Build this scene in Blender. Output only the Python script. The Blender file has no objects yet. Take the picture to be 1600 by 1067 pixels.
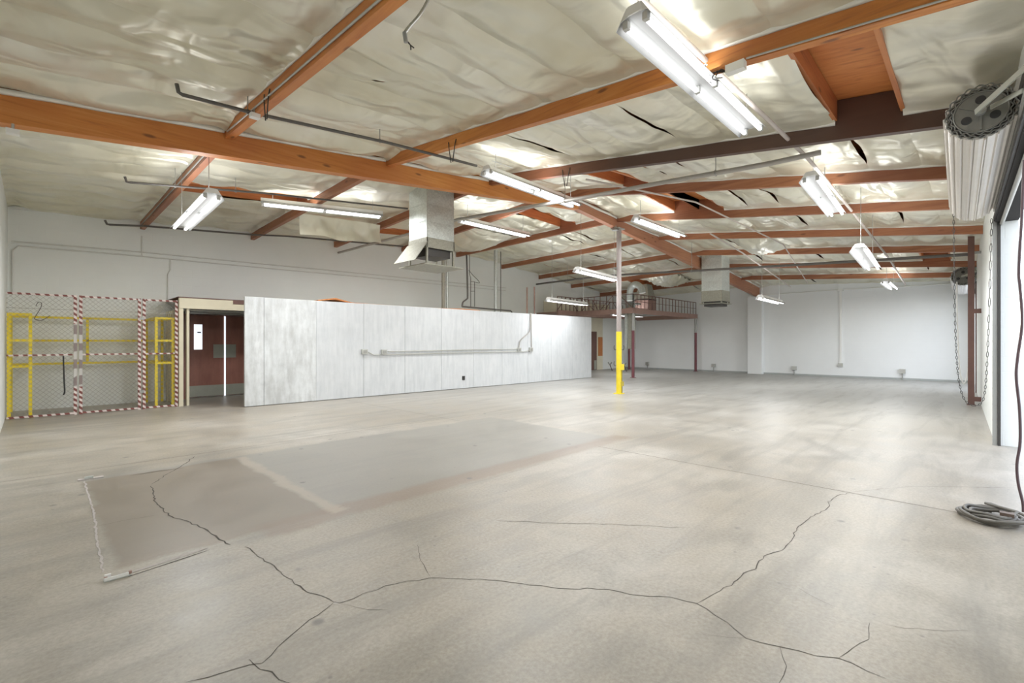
import bpy, math, random
from mathutils import Vector, Matrix, noise
random.seed(7)
S = bpy.context.scene
C = S.collection
# ------------------------------------------------------------------ camera, world, exposure
F = 740.0; H = 1.42; CX = 800.0; CY = 535.0
A = math.atan((1530 - CX) / F)
Xh = (math.sin(A), math.cos(A)); Yh = (-math.cos(A), math.sin(A))
cam_d = bpy.data.cameras.new('camera'); cam = bpy.data.objects.new('camera', cam_d); C.objects.link(cam)
cam.location = (0, 0, H); cam.rotation_euler = (math.pi / 2, 0, math.atan2(-Xh[1], Yh[1]))
cam_d.sensor_width = 36; cam_d.lens = F / 1600 * 36; cam_d.shift_y = 1.5 / 1600; cam_d.clip_start = .05; cam_d.clip_end = 400
S.camera = cam
W = bpy.data.worlds.new('world'); S.world = W; W.use_nodes = True
wn = W.node_tree; bg = wn.nodes['Background']
sky = wn.nodes.new('ShaderNodeTexSky'); sky.sky_type = 'NISHITA'; sky.sun_disc = False
sky.sun_elevation = math.radians(48); sky.sun_rotation = math.radians(20)
hs = wn.nodes.new('ShaderNodeHueSaturation'); hs.inputs['Saturation'].default_value = .35
wn.links.new(sky.outputs[0], hs.inputs['Color']); wn.links.new(hs.outputs[0], bg.inputs[0]); bg.inputs[1].default_value = 0.6
TUBE = 3.2; LAMP_W = 76.0; CEILING_FILL = 16.0
S.view_settings.view_transform = 'Standard'; S.view_settings.look = 'None'
S.view_settings.gamma = 1; S.view_settings.use_curve_mapping = False; S.view_settings.exposure = 0.36
S.cycles.use_denoising = True; S.cycles.sample_clamp_indirect = 6; S.cycles.max_bounces = 14; S.cycles.diffuse_bounces = 8

# ------------------------------------------------------------------ photograph ray -> point on a known plane
def ray(px, py):
    u = (px - CX) / F; v = (CY - py) / F
    return (u * Xh[0] + Xh[1], u * Yh[0] + Yh[1], v)
def fl(px, py, Z=0.0):
    r = ray(px, py); s = (Z - H) / r[2]; return Vector((r[0] * s, r[1] * s, Z))
def atY(px, py, Y):
    r = ray(px, py); s = Y / r[1]; return Vector((r[0] * s, Y, H + r[2] * s))
def atX(px, py, X):
    r = ray(px, py); s = X / r[0]; return Vector((X, r[1] * s, H + r[2] * s))

# ------------------------------------------------------------------ mesh helpers
class MB:
    def __init__(s): s.v = []; s.f = []; s.sm = []
    def add(s, vs, fs, smooth=False):
        n = len(s.v); s.v += [tuple(p) for p in vs]; s.f += [tuple(i + n for i in f) for f in fs]; s.sm += [smooth] * len(fs)
    def box(s, a, b):
        x0, y0, z0 = a; x1, y1, z1 = b
        s.hexa([(x0, y0, z0), (x1, y0, z0), (x1, y1, z0), (x0, y1, z0), (x0, y0, z1), (x1, y0, z1), (x1, y1, z1), (x0, y1, z1)])
        return s
    def hexa(s, p):
        s.add(p, [(0, 3, 2, 1), (4, 5, 6, 7), (0, 1, 5, 4), (1, 2, 6, 5), (2, 3, 7, 6), (3, 0, 4, 7)]); return s
    def bar(s, p, q, w, h=None, up=(0, 0, 1)):
        h = h or w; p = Vector(p); q = Vector(q); d = (q - p).normalized(); u = Vector(up)
        if abs(d.dot(u)) > .98: u = Vector((1, 0, 0))
        a = d.cross(u).normalized() * w / 2; b = a.cross(d).normalized() * h / 2
        s.hexa([p - a - b, p + a - b, p + a + b, p - a + b, q - a - b, q + a - b, q + a + b, q - a + b]) if False else \
            s.add([p - a - b, p + a - b, p + a + b, p - a + b, q - a - b, q + a - b, q + a + b, q - a + b],
                  [(0, 1, 2, 3), (7, 6, 5, 4), (0, 4, 5, 1), (1, 5, 6, 2), (2, 6, 7, 3), (3, 7, 4, 0)])
        return s
    def tube(s, pts, r, n=8, caps=True, closed=False):
        P = [Vector(p) for p in pts]; m = len(P); vs = []; prev = None
        for i, p in enumerate(P):
            if closed: d = P[(i + 1) % m] - P[i - 1]
            else: d = P[min(i + 1, m - 1)] - P[max(i - 1, 0)]
            d.normalize()
            if prev is None:
                u = Vector((0, 0, 1)) if abs(d.z) < .9 else Vector((1, 0, 0)); a = d.cross(u).normalized()
            else: a = (prev - d * prev.dot(d)).normalized()
            prev = a; b = d.cross(a)
            rr = r[i] if isinstance(r, (list, tuple)) else r
            vs += [p + (a * math.cos(t * 2 * math.pi / n) + b * math.sin(t * 2 * math.pi / n)) * rr for t in range(n)]
        fs = []
        for i in range(m if closed else m - 1):
            j = (i + 1) % m
            fs += [(i * n + k, i * n + (k + 1) % n, j * n + (k + 1) % n, j * n + k) for k in range(n)]
        s.add(vs, fs, True)
        if caps and not closed: s.add(vs[:n], [tuple(range(n - 1, -1, -1))]); s.add(vs[-n:], [tuple(range(n))])
        return s
    def build(s, name, mat, parent=None, label=None, kind=None):
        off = parent.get('_o', None) if parent else None
        me = bpy.data.meshes.new(name)
        vs = s.v
        if off is not None: vs = [(x - off[0], y - off[1], z - off[2]) for x, y, z in vs]
        me.from_pydata(vs, [], s.f); me.polygons.foreach_set('use_smooth', s.sm); me.materials.append(mat); me.update()
        o = bpy.data.objects.new(name, me); C.objects.link(o); o.parent = parent
        if parent is not None and off is not None: o['_o'] = off
        if label: o['label'] = label
        if kind: o['kind'] = kind
        return o
def tag(o, label, cat, group=None):
    o['label'] = label; o['category'] = cat
    if group: o['group'] = group
    return o
def thing(name, label, cat, loc, group=None):
    """an Empty at the base; parts are given in world coordinates"""
    o = bpy.data.objects.new(name, None); C.objects.link(o); o.location = loc; o['_o'] = tuple(loc); o.empty_display_size = .1
    return tag(o, label, cat, group)
def single(mb, name, mat, label, cat, group=None):
    """one-mesh thing with its origin at the middle of its bottom"""
    xs = [p[0] for p in mb.v]; ys = [p[1] for p in mb.v]; zs = [p[2] for p in mb.v]
    c = ((min(xs) + max(xs)) / 2, (min(ys) + max(ys)) / 2, min(zs))
    mb.v = [(x - c[0], y - c[1], z - c[2]) for x, y, z in mb.v]
    o = mb.build(name, mat); o.location = c
    return tag(o, label, cat, group)
def smooth_path(pts, k=6):
    P = [Vector(p) for p in pts]; out = []
    for i in range(len(P) - 1):
        a = P[max(i - 1, 0)]; b = P[i]; c = P[i + 1]; d = P[min(i + 2, len(P) - 1)]
        for j in range(k):
            t = j / k
            out.append(.5 * ((2 * b) + (c - a) * t + (2 * a - 5 * b + 4 * c - d) * t * t + (3 * b - a - 3 * c + d) * t ** 3))
    out.append(P[-1]); return out

# ------------------------------------------------------------------ materials
def new_mat(name):
    m = bpy.data.materials.new(name); m.use_nodes = True; nt = m.node_tree
    return m, nt, nt.nodes['Principled BSDF']
def N(nt, t, **kw):
    n = nt.nodes.new(t)
    for k, v in kw.items():
        if k.startswith('i_'): n.inputs[k[2:].replace('_', ' ')].default_value = v
        else: setattr(n, k, v)
    return n
def rgb(c): return (c[0], c[1], c[2], 1)
def pos(nt, scale=(1, 1, 1), obj=False):
    g = N(nt, 'ShaderNodeTexCoord') if obj else N(nt, 'ShaderNodeNewGeometry')
    mp = N(nt, 'ShaderNodeMapping'); mp.inputs['Scale'].default_value = scale
    nt.links.new(g.outputs['Object' if obj else 'Position'], mp.inputs[0]); return mp.outputs[0]
def noise_n(nt, vec, scale, detail=4, rough=.55, dist=0):
    n = N(nt, 'ShaderNodeTexNoise'); n.inputs['Scale'].default_value = scale; n.inputs['Detail'].default_value = detail
    n.inputs['Roughness'].default_value = rough; n.inputs['Distortion'].default_value = dist; nt.links.new(vec, n.inputs[0]); return n.outputs[0]
def ramp(nt, fac, stops):
    r = N(nt, 'ShaderNodeValToRGB'); e = r.color_ramp.elements
    while len(e) < len(stops): e.new(.5)
    for i, (p, c) in enumerate(stops): e[i].position = p; e[i].color = rgb(c) if isinstance(c, (tuple, list)) else (c, c, c, 1)
    nt.links.new(fac, r.inputs[0]); return r.outputs[0]
def mix(nt, fac, a, b, mode='MIX'):
    m = N(nt, 'ShaderNodeMix', data_type='RGBA', blend_type=mode)
    for s, v in ((m.inputs['Factor'], fac), (m.inputs[6], a), (m.inputs[7], b)):
        if isinstance(v, bpy.types.NodeSocket): nt.links.new(v, s)
        elif isinstance(v, (tuple, list)): s.default_value = rgb(v)
        else: s.default_value = v
    return m.outputs[2]
def mth(nt, op, a, b=None, c=None, clamp=False):
    m = N(nt, 'ShaderNodeMath', operation=op, use_clamp=clamp)
    for i, v in enumerate((a, b, c)):
        if v is None: continue
        if isinstance(v, bpy.types.NodeSocket): nt.links.new(v, m.inputs[i])
        else: m.inputs[i].default_value = v
    return m.outputs[0]
def bump(nt, bs, h, strength, dist=.02):
    b = N(nt, 'ShaderNodeBump'); b.inputs['Strength'].default_value = strength; b.inputs['Distance'].default_value = dist
    nt.links.new(h, b.inputs['Height']); nt.links.new(b.outputs[0], bs.inputs['Normal'])
def simple(name, col, rough=.6, metal=0, var=.12, scale=6, bmp=0, em=None):
    m, nt, bs = new_mat(name)
    v = pos(nt); n = noise_n(nt, v, scale)
    c = mix(nt, n, tuple(x * (1 - var) for x in col), tuple(min(1, x * (1 + var)) for x in col))
    nt.links.new(c, bs.inputs['Base Color']); bs.inputs['Roughness'].default_value = rough; bs.inputs['Metallic'].default_value = metal
    if bmp: bump(nt, bs, noise_n(nt, v, scale * 5), bmp)
    if em: bs.inputs['Emission Color'].default_value = rgb(em[0]); bs.inputs['Emission Strength'].default_value = em[1]
    return m
def wood(name, axis, ca, cb, cd, rough=.5, dark=None):
    m, nt, bs = new_mat(name)
    sc = {'x': (.5, 9, 9), 'y': (9, .5, 9)}[axis]
    v = pos(nt, sc); n = noise_n(nt, v, 2.2, 6, .6, .6)
    col = ramp(nt, n, [(.25, cd), (.45, ca), (.75, cb)])
    big = noise_n(nt, pos(nt), .55, 3)
    col = mix(nt, ramp(nt, big, [(.35, 0.0), (.7, .75)]), col, (cd[0] * 1.25, cd[1] * 1.1, cd[2] * 1.1))
    vo = N(nt, 'ShaderNodeTexVoronoi'); vo.inputs['Scale'].default_value = 1.0
    nt.links.new(pos(nt, {'x': (1.6, 5, 5), 'y': (5, 1.6, 5)}[axis]), vo.inputs[0])
    kn = ramp(nt, vo.outputs['Distance'], [(.06, 1.0), (.13, 0.0)])
    col = mix(nt, mth(nt, 'MULTIPLY', kn, .7), col, (.12, .04, .02))
    oi = N(nt, 'ShaderNodeObjectInfo')
    tint = ramp(nt, oi.outputs['Random'], [(0, (.82, .80, .80)), (1, (1.05, 1.0, .98))])
    col = mix(nt, 1.0, col, tint, 'MULTIPLY')
    if dark:   # weather-darkened length of timber, along Y
        s = N(nt, 'ShaderNodeSeparateXYZ'); g = N(nt, 'ShaderNodeNewGeometry'); nt.links.new(g.outputs['Position'], s.inputs[0])
        k = mth(nt, 'ADD', s.outputs[1], mth(nt, 'MULTIPLY', big, 1.6))
        col = mix(nt, ramp(nt, mth(nt, 'MULTIPLY', k, 1 / 8), [((dark) / 8, .85), ((dark + 1.2) / 8, .0)]), col, (.075, .05, .042))
    nt.links.new(col, bs.inputs['Base Color']); bs.inputs['Roughness'].default_value = rough
    bump(nt, bs, n, .25, .01)
    return m
M = {}
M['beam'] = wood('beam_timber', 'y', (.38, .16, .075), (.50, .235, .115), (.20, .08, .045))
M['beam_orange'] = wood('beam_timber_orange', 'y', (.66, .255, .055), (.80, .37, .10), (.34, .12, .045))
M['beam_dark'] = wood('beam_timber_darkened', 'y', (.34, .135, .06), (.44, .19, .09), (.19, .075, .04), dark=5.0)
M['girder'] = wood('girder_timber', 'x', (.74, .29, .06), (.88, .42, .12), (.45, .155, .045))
M['girder_far'] = wood('girder_timber_far', 'x', (.50, .235, .125), (.62, .31, .18), (.32, .14, .08))
M['joist'] = wood('joist_timber', 'x', (.56, .22, .07), (.68, .30, .11), (.30, .11, .05))
M['ply'] = wood('plywood', 'y', (.70, .30, .09), (.84, .42, .15), (.42, .15, .05))

def foil_mat():
    m, nt, bs = new_mat('insulation_facing')
    v = pos(nt); n = noise_n(nt, v, .7, 4)
    c = ramp(nt, n, [(.3, (.66, .62, .48)), (.55, (.77, .75, .64)), (.75, (.84, .83, .77))])
    oi = N(nt, 'ShaderNodeObjectInfo')
    c = mix(nt, 1.0, c, ramp(nt, oi.outputs['Random'], [(0, (.93, .93, .91)), (1, (1.03, 1.03, 1.03))]), 'MULTIPLY')
    nt.links.new(c, bs.inputs['Base Color']); bs.inputs['Metallic'].default_value = .38
    r = ramp(nt, noise_n(nt, v, 2.0, 3), [(.3, .30), (.7, .46)]); nt.links.new(r, bs.inputs['Roughness'])
    w1 = noise_n(nt, pos(nt, (.8, 2.2, 1)), 1.0, 1.5, .4, 1.0)
    w2 = noise_n(nt, pos(nt, (2.0, 1.0, 1)), 1.3, 1.5, .4, .8)
    h = mth(nt, 'ADD', w1, mth(nt, 'MULTIPLY', w2, .6))
    bump(nt, bs, h, .8, .15)
    return m
M['foil'] = foil_mat()
def wall_mat(name, col, joints=.25, dirt=.25, bw=.406, bh=.203, mortar=.008):
    m, nt, bs = new_mat(name)
    g = N(nt, 'ShaderNodeNewGeometry'); s = N(nt, 'ShaderNodeSeparateXYZ'); nt.links.new(g.outputs['Position'], s.inputs[0])
    cb = N(nt, 'ShaderNodeCombineXYZ'); nt.links.new(mth(nt, 'ADD', s.outputs[0], s.outputs[1]), cb.inputs[0]); nt.links.new(s.outputs[2], cb.inputs[1])
    br = N(nt, 'ShaderNodeTexBrick'); br.inputs['Scale'].default_value = 1; br.inputs['Brick Width'].default_value = bw
    br.inputs['Row Height'].default_value = bh; br.inputs['Mortar Size'].default_value = mortar; br.inputs['Mortar Smooth'].default_value = .6
    br.inputs[1].default_value = (1, 1, 1, 1); br.inputs[2].default_value = (1, 1, 1, 1); br.inputs[3].default_value = (0, 0, 0, 1)
    nt.links.new(cb.outputs[0], br.inputs[0])
    n = noise_n(nt, g.outputs['Position'], .8, 5, .6)
    c = mix(nt, ramp(nt, n, [(.35, 0.0), (.75, dirt)]), col, tuple(x * .8 for x in col))
    nt.links.new(c, bs.inputs['Base Color']); bs.inputs['Roughness'].default_value = .6
    h = mth(nt, 'ADD', br.outputs[0], mth(nt, 'MULTIPLY', noise_n(nt, g.outputs['Position'], 30, 3), .15))
    bump(nt, bs, h, joints, .006)
    return m
M['wall'] = wall_mat('painted_block_wall', (.83, .85, .83))
M['wall_far'] = wall_mat('painted_block_wall_far', (.82, .835, .84))
M['trimw'] = simple('white_painted_trim', (.75, .76, .74), .5)

def floor_mat():
    m, nt, bs = new_mat('concrete_floor')
    g = N(nt, 'ShaderNodeNewGeometry'); P = g.outputs['Position']
    s = N(nt, 'ShaderNodeSeparateXYZ'); nt.links.new(P, s.inputs[0]); x, y = s.outputs[0], s.outputs[1]
    big = noise_n(nt, P, .45, 5, .6, .4); mid = noise_n(nt, P, 2.2, 6, .65, .5); fine = noise_n(nt, P, 45, 4, .7)
    c = ramp(nt, big, [(.32, (.285, .238, .175)), (.5, (.37, .325, .262)), (.66, (.485, .45, .40))])
    c = mix(nt, ramp(nt, mid, [(.35, .6), (.58, 0.0)]), c, (.22, .20, .165))
    c = mix(nt, .28, c, ramp(nt, fine, [(.3, (.20, .19, .165)), (.7, (.62, .60, .555))]))
    # cooler grey towards the far end
    c = mix(nt, ramp(nt, mth(nt, 'MULTIPLY', mth(nt, 'ADD', x, mth(nt, 'MULTIPLY', y, .25)), 1 / 24), [(.28, 0.0), (.62, .75)]), c, mix(nt, mid, (.31, .315, .305), (.42, .42, .41)))
    # streaks dragged across the slab
    st = noise_n(nt, pos(nt, (.35, 2.6, 1)), 1.4, 5, .6, .6)
    c = mix(nt, ramp(nt, st, [(.48, 0.0), (.70, .5)]), c, (.20, .19, .17))
    # worn rectangle where a machine stood
    def edge(v, p, w, inv=False):
        d = mth(nt, 'ADD', v, mth(nt, 'MULTIPLY', mth(nt, 'SUBTRACT', mid, .5), .22))
        k = mth(nt, 'DIVIDE', mth(nt, 'SUBTRACT', d, p), w, clamp=False)
        k = mth(nt, 'ADD', k, .5, clamp=True)
        return mth(nt, 'SUBTRACT', 1.0, k) if inv else k
    def rect(x0, x1, y0, y1, w=.06):
        return mth(nt, 'MULTIPLY', mth(nt, 'MULTIPLY', edge(x, x0, w), edge(x, x1, w, True)), mth(nt, 'MULTIPLY', edge(y, y0, w), edge(y, y1, w, True)))
    c = mix(nt, mth(nt, 'MULTIPLY', rect(.38, 6.1, 3.95, 6.6), .72), c, mix(nt, mid, (.225, .215, .19), (.315, .305, .28)))
    c = mix(nt, mth(nt, 'MULTIPLY', rect(.38, 1.75, 3.85, 6.5), .72), c, mix(nt, mid, (.17, .135, .095), (.29, .24, .185)))
    c = mix(nt, mth(nt, 'MULTIPLY', rect(1.2, 6.3, 3.68, 3.98, .10), .62), c, (.24, .18, .135))
    c = mix(nt, mth(nt, 'MULTIPLY', rect(1.75, 1.86, 3.8, 6.5, .05), .6), c, (.42, .36, .29))
    # small oil spots
    vo = N(nt, 'ShaderNodeTexVoronoi'); vo.inputs['Scale'].default_value = 2.6; nt.links.new(P, vo.inputs[0])
    sp = ramp(nt, vo.outputs['Distance'], [(.05, 1.0), (.10, 0.0)])
    sel = ramp(nt, noise_n(nt, P, 1.1, 2), [(.48, 0.0), (.56, .75)])
    c = mix(nt, mth(nt, 'MULTIPLY', sp, sel), c, (.14, .14, .13))
    vo2 = N(nt, 'ShaderNodeTexVoronoi'); vo2.inputs['Scale'].default_value = 9; nt.links.new(P, vo2.inputs[0])
    sp2 = ramp(nt, vo2.outputs['Distance'], [(.05, 1.0), (.12, 0.0)])
    c = mix(nt, mth(nt, 'MULTIPLY', sp2, ramp(nt, noise_n(nt, P, 1.7, 3), [(.50, 0.0), (.60, .6)])), c, (.17, .16, .15))
    nt.links.new(c, bs.inputs['Base Color'])
    r = ramp(nt, mth(nt, 'ADD', mth(nt, 'MULTIPLY', big, .5), mth(nt, 'MULTIPLY', mid, .5)), [(.3, .30), (.7, .52)]); nt.links.new(r, bs.inputs['Roughness'])
    bump(nt, bs, mth(nt, 'ADD', mth(nt, 'MULTIPLY', mid, .5), mth(nt, 'MULTIPLY', fine, .2)), .12, .01)
    return m
M['floor'] = floor_mat()
def galv(name, col, metal=.55, rough=.45):
    m, nt, bs = new_mat(name)
    vo = N(nt, 'ShaderNodeTexVoronoi'); vo.inputs['Scale'].default_value = 38; nt.links.new(pos(nt), vo.inputs[0])
    k = N(nt, 'ShaderNodeSeparateColor'); nt.links.new(vo.outputs['Color'], k.inputs[0])
    c = mix(nt, k.outputs[0], tuple(x * .88 for x in col), tuple(min(1, x * 1.1) for x in col))
    c = mix(nt, ramp(nt, noise_n(nt, pos(nt), 1.5, 4), [(.4, 0.0), (.8, .35)]), c, tuple(x * .6 for x in col))
    nt.links.new(c, bs.inputs['Base Color']); bs.inputs['Metallic'].default_value = metal; bs.inputs['Roughness'].default_value = rough
    return m
M['galv'] = galv('galvanised_duct', (.60, .63, .60))
M['galv_dirty'] = galv('weathered_duct', (.36, .35, .29), .35, .6)
def panel_mat(name, c0, c1, metal, rough, vs):
    m, nt, bs = new_mat(name)
    st = noise_n(nt, pos(nt, (vs, vs, .5)), 3, 5, .65)
    bl = noise_n(nt, pos(nt), 2.5, 6, .7)
    c = mix(nt, ramp(nt, mth(nt, 'ADD', mth(nt, 'MULTIPLY', st, .6), mth(nt, 'MULTIPLY', bl, .4)), [(.38, 0.0), (.62, 1.0)]), c0, c1)
    nt.links.new(c, bs.inputs['Base Color']); bs.inputs['Metallic'].default_value = metal; bs.inputs['Roughness'].default_value = rough
    bump(nt, bs, bl, .1, .01)
    return m
M['panel_raw'] = panel_mat('bare_metal_panel', (.47, .48, .48), (.68, .70, .71), .12, .42, 2.5)
M['panel'] = panel_mat('white_enamel_panel', (.53, .55, .57), (.63, .645, .66), .05, .45, 4)
M['steel'] = simple('grey_steel', (.36, .36, .34), .45, .5)
M['pipe'] = simple('black_iron_pipe', (.13, .12, .11), .5, .3)
M['pipe_grey'] = simple('grey_painted_pipe', (.40, .38, .35), .5, .2)
M['pipe_pale'] = simple('pale_dusty_pipe', (.52, .46, .42), .55, .1)
M['conduit'] = simple('conduit', (.50, .50, .47), .4, .5)
M['white'] = simple('white_enamel', (.82, .82, .80), .35, 0, .04)
M['yellow'] = simple('yellow_paint', (.82, .64, .03), .45, 0, .14, 9)
M['maroon'] = simple('maroon_paint', (.17, .05, .06), .5, 0, .15)
M['brownsteel'] = simple('brown_steel_primer', (.16, .085, .07), .6, .1, .2)
M['rust'] = simple('red_brown_steel', (.34, .215, .18), .6, 0, .2)
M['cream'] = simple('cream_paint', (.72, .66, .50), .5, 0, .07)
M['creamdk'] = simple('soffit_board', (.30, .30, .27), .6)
M['doorb'] = panel_mat('brown_door_paint', (.27, .12, .095), (.36, .165, .125), .0, .32, 3)
M['plate'] = simple('brushed_plate', (.42, .43, .37), .4, .4)
M['black'] = simple('black_rubber', (.025, .025, .025), .5)
M['dark'] = simple('dark_steel', (.06, .055, .05), .45, .4)
M['cable'] = simple('grey_cable', (.15, .14, .12), .55)
M['cable_red'] = simple('dark_red_cable', (.085, .05, .055), .5)
M['crack'] = simple('dark_crack', (.09, .08, .07), .9)  # dark tone shared by crack ribbons and grout lines
M['joint'] = simple('joint_filler', (.20, .185, .16), .9)
M['grit'] = simple('pale_grout_remains', (.52, .48, .46), .8, 0, .25, 30, .5)
M['slat'] = simple('roll_door_slat', (.70, .66, .60), .38, .25, .08)
M['slat2'] = simple('roll_door_slat_white', (.84, .83, .82), .4, .1, .05)
M['disc'] = simple('cast_end_disc', (.20, .20, .18), .5, .5, .25, 12)
M['rope'] = simple('white_rope', (.85, .85, .83), .7)
M['orange'] = simple('orange_board', (.50, .19, .06), .5)
M['wallframe'] = simple('ivory_wall_panel', (.70, .66, .52), .6, 0, .12, 4)
M['tube'] = simple('fluorescent_tube', (1, 1, 1), .3, 0, 0, 1, 0, ((.97, .985, 1.0), TUBE))
M['glow'] = simple('daylight_door_glass', (.75, .80, .85), .1, 0, .02, 3)
M['reflector'] = simple('lamp_reflector', (.36, .36, .355), .45, 0, .04)
M['socket'] = simple('lamp_socket', (.55, .55, .53), .4)
M['pave'] = simple('outside_concrete', (.55, .55, .53), .8, 0, .1, 2)
def stripes(name, ca, cb, freq, vec=(0, 0, 1)):
    m, nt, bs = new_mat(name)
    g = N(nt, 'ShaderNodeNewGeometry'); d = N(nt, 'ShaderNodeVectorMath', operation='DOT_PRODUCT')
    nt.links.new(g.outputs['Position'], d.inputs[0]); d.inputs[1].default_value = vec
    w = mth(nt, 'ADD', mth(nt, 'MULTIPLY', d.outputs['Value'], freq), mth(nt, 'MULTIPLY', noise_n(nt, g.outputs['Position'], 4, 3), .5))
    k = ramp(nt, mth(nt, 'FRACT', w), [(.48, 0.0), (.52, 1.0)])
    nt.links.new(mix(nt, k, ca, cb), bs.inputs['Base Color']); bs.inputs['Roughness'].default_value = .6
    return m
M['stripe_v'] = stripes('red_white_wrap', (.20, .06, .05), (.72, .63, .60), 9.5, (.75, .0, 1))
M['stripe_h'] = stripes('red_white_wrap_rail', (.20, .06, .05), (.72, .63, .60), 8, (1, 0, .5))
M['stripe_grey'] = stripes('faded_wrap', (.25, .20, .19), (.55, .53, .50), 3, (0, 0, 1))
M['fence'] = simple('galvanised_wire', (.42, .41, .38), .5, .4)

# ------------------------------------------------------------------ building geometry
BX = [-.35, 1.85, 4.25, 6.6, 9.0, 11.4, 13.8, 16.15, 18.55, 21.0, 23.3]
Z0 = [3.72, 3.69, 3.63, 3.60, 3.65, 3.72, 3.67, 3.62, 3.53, 3.48, 3.42]
ZG = [3.88, 4.14, 4.41, 4.65, 4.92, 4.77, 4.64, 4.46, 4.27, 4.06, 3.84]
ZW = [4.02, 4.11, 4.23, 4.36, 4.55, 4.68, 4.49, 4.29, 4.08, 3.85, 3.64]
YG, YW = 7.2, 14.2
def interp(x, xs, ys):
    if x <= xs[0]: return ys[0] + (x - xs[0]) * (ys[1] - ys[0]) / (xs[1] - xs[0])
    for i in range(len(xs) - 1):
        if x <= xs[i + 1]: return ys[i] + (ys[i + 1] - ys[i]) * (x - xs[i]) / (xs[i + 1] - xs[i])
    return ys[-1] + (x - xs[-1]) * (ys[-1] - ys[-2]) / (xs[-1] - xs[-2])
def zbot(x, y):
    g = interp(x, BX, ZG)
    if y <= YG: a = interp(x, BX, Z0); return a + (g - a) * y / YG
    w = interp(x, BX, ZW); return g + (w - g) * (y - YG) / (YW - YG)
SHEET = .235; DECK = .46
def wy(x): return -.16 + .0225 * (x - 9.38)      # inner face of the roll-door wall
XN, XF = -.35, 23.3

# floor
mb = MB()
g = 40
mb.box((XN - .2, -.62, -.2), (XF + .2, YW + .2, 0))
floor = mb.build('floor', M['floor'], kind='structure')
MB().box((-30, -60, -.3), (60, -.62, -.03)).build('pavement', M['pave'], kind='structure')
# walls
def poly_wall(name, pts_in, off, mat):
    """pts_in: outline of the inner face; off: thickness vector"""
    mb = MB(); n = len(pts_in); o = Vector(off)
    mb.add(list(pts_in) + [Vector(p) + o for p in pts_in], [tuple(range(n)), tuple(range(2 * n - 1, n - 1, -1))] + [(i, n + i, n + (i + 1) % n, (i + 1) % n) for i in range(n)])
    return mb.build(name, mat, kind='structure')
TOP = DECK + .03
wall_left = poly_wall('wall_left', [(XN, YW, 0), (XF, YW, 0)] + [(x, YW, zbot(x, YW) + TOP) for x in reversed(BX)], (0, .2, 0), M['wall'])
wall_back = poly_wall('wall_back', [(XF, YW, 0), (XF, wy(XF), 0)] + [(XF, y, zbot(XF, y) + TOP) for y in (wy(XF), YG, YW)], (.2, 0, 0), M['wall_far'])
wall_near = poly_wall('wall_near', [(XN, wy(XN), 0), (XN, YW, 0)] + [(XN, y, zbot(XN, y) + TOP) for y in (YW, YG, wy(XN))], (-.2, 0, 0), M['wall'])
def seg(mb, x0, x1, z0, z1, t=.22):
    a, b = wy(x0), wy(x1)
    zt0 = z1 if z1 else zbot(x0, 0) + TOP; zt1 = z1 if z1 else zbot(x1, 0) + TOP
    mb.hexa([(x0, a - t, z0), (x1, b - t, z0), (x1, b, z0), (x0, a, z0), (x0, a - t, zt0), (x1, b - t, zt1), (x1, b, zt1), (x0, a, zt0)])
D1 = (5.1, 9.38); D2 = (18.8, 22.5); LINT = 3.1
mb = MB()
for x0, x1 in ((XN - .2, D1[0]), (D1[1], 11.4), (11.4, 16.15), (16.15, D2[0]), (D2[1], XF + .2)): seg(mb, x0, x1, 0, None)
for d in (D1, D2): seg(mb, d[0], (d[0] + d[1]) / 2, LINT, None); seg(mb, (d[0] + d[1]) / 2, d[1], LINT, None)
wall_right = mb.build('wall_right', M['wall'], kind='structure')
# ceiling deck of plywood
mb = MB(); ys = [-.45, YG, YW + .2]; vs = []; xs = [XN - .2] + BX[1:-1] + [XF + .2]
for k in (0, 1):
    for y in ys:
        for x in xs: vs.append((x, y, zbot(x, y) + DECK + .05 * k))
n = len(xs); q = n * 3; fs = []
for j in range(2):
    for i in range(n - 1):
        a = j * n + i; fs += [(a, a + n, a + n + 1, a + 1), (q + a, q + a + 1, q + a + n + 1, q + a + n)]
for i in range(n - 1): fs += [(i, i + 1, q + i + 1, q + i), (2 * n + i, q + 2 * n + i, q + 2 * n + i + 1, 2 * n + i + 1)]
for j in range(2):
    a = j * n; b = a + n - 1; fs += [(a, q + a, q + a + n, a + n), (b, b + n, q + b + n, q + b)]
mb.add(vs, fs)
ceiling = mb.build('ceiling', M['ply'], kind='structure')
# small trims of the room
def trim_bar(name, p, q, w, h, mat): return MB().bar(p, q, w, h).build(name, mat, kind='structure')
trim_bar('baseboard_back', (XF - .012, .2, .035), (XF - .012, YW, .035), .02, .07, simple('grey_base_cove', (.40, .42, .41), .6))
trim_bar('trim_1', (XN + .05, YW - .03, zbot(XN, YW) + SHEET - .06), (9, YW - .03, zbot(9, YW) + SHEET - .06), .05, .05, M['trimw'])
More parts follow.
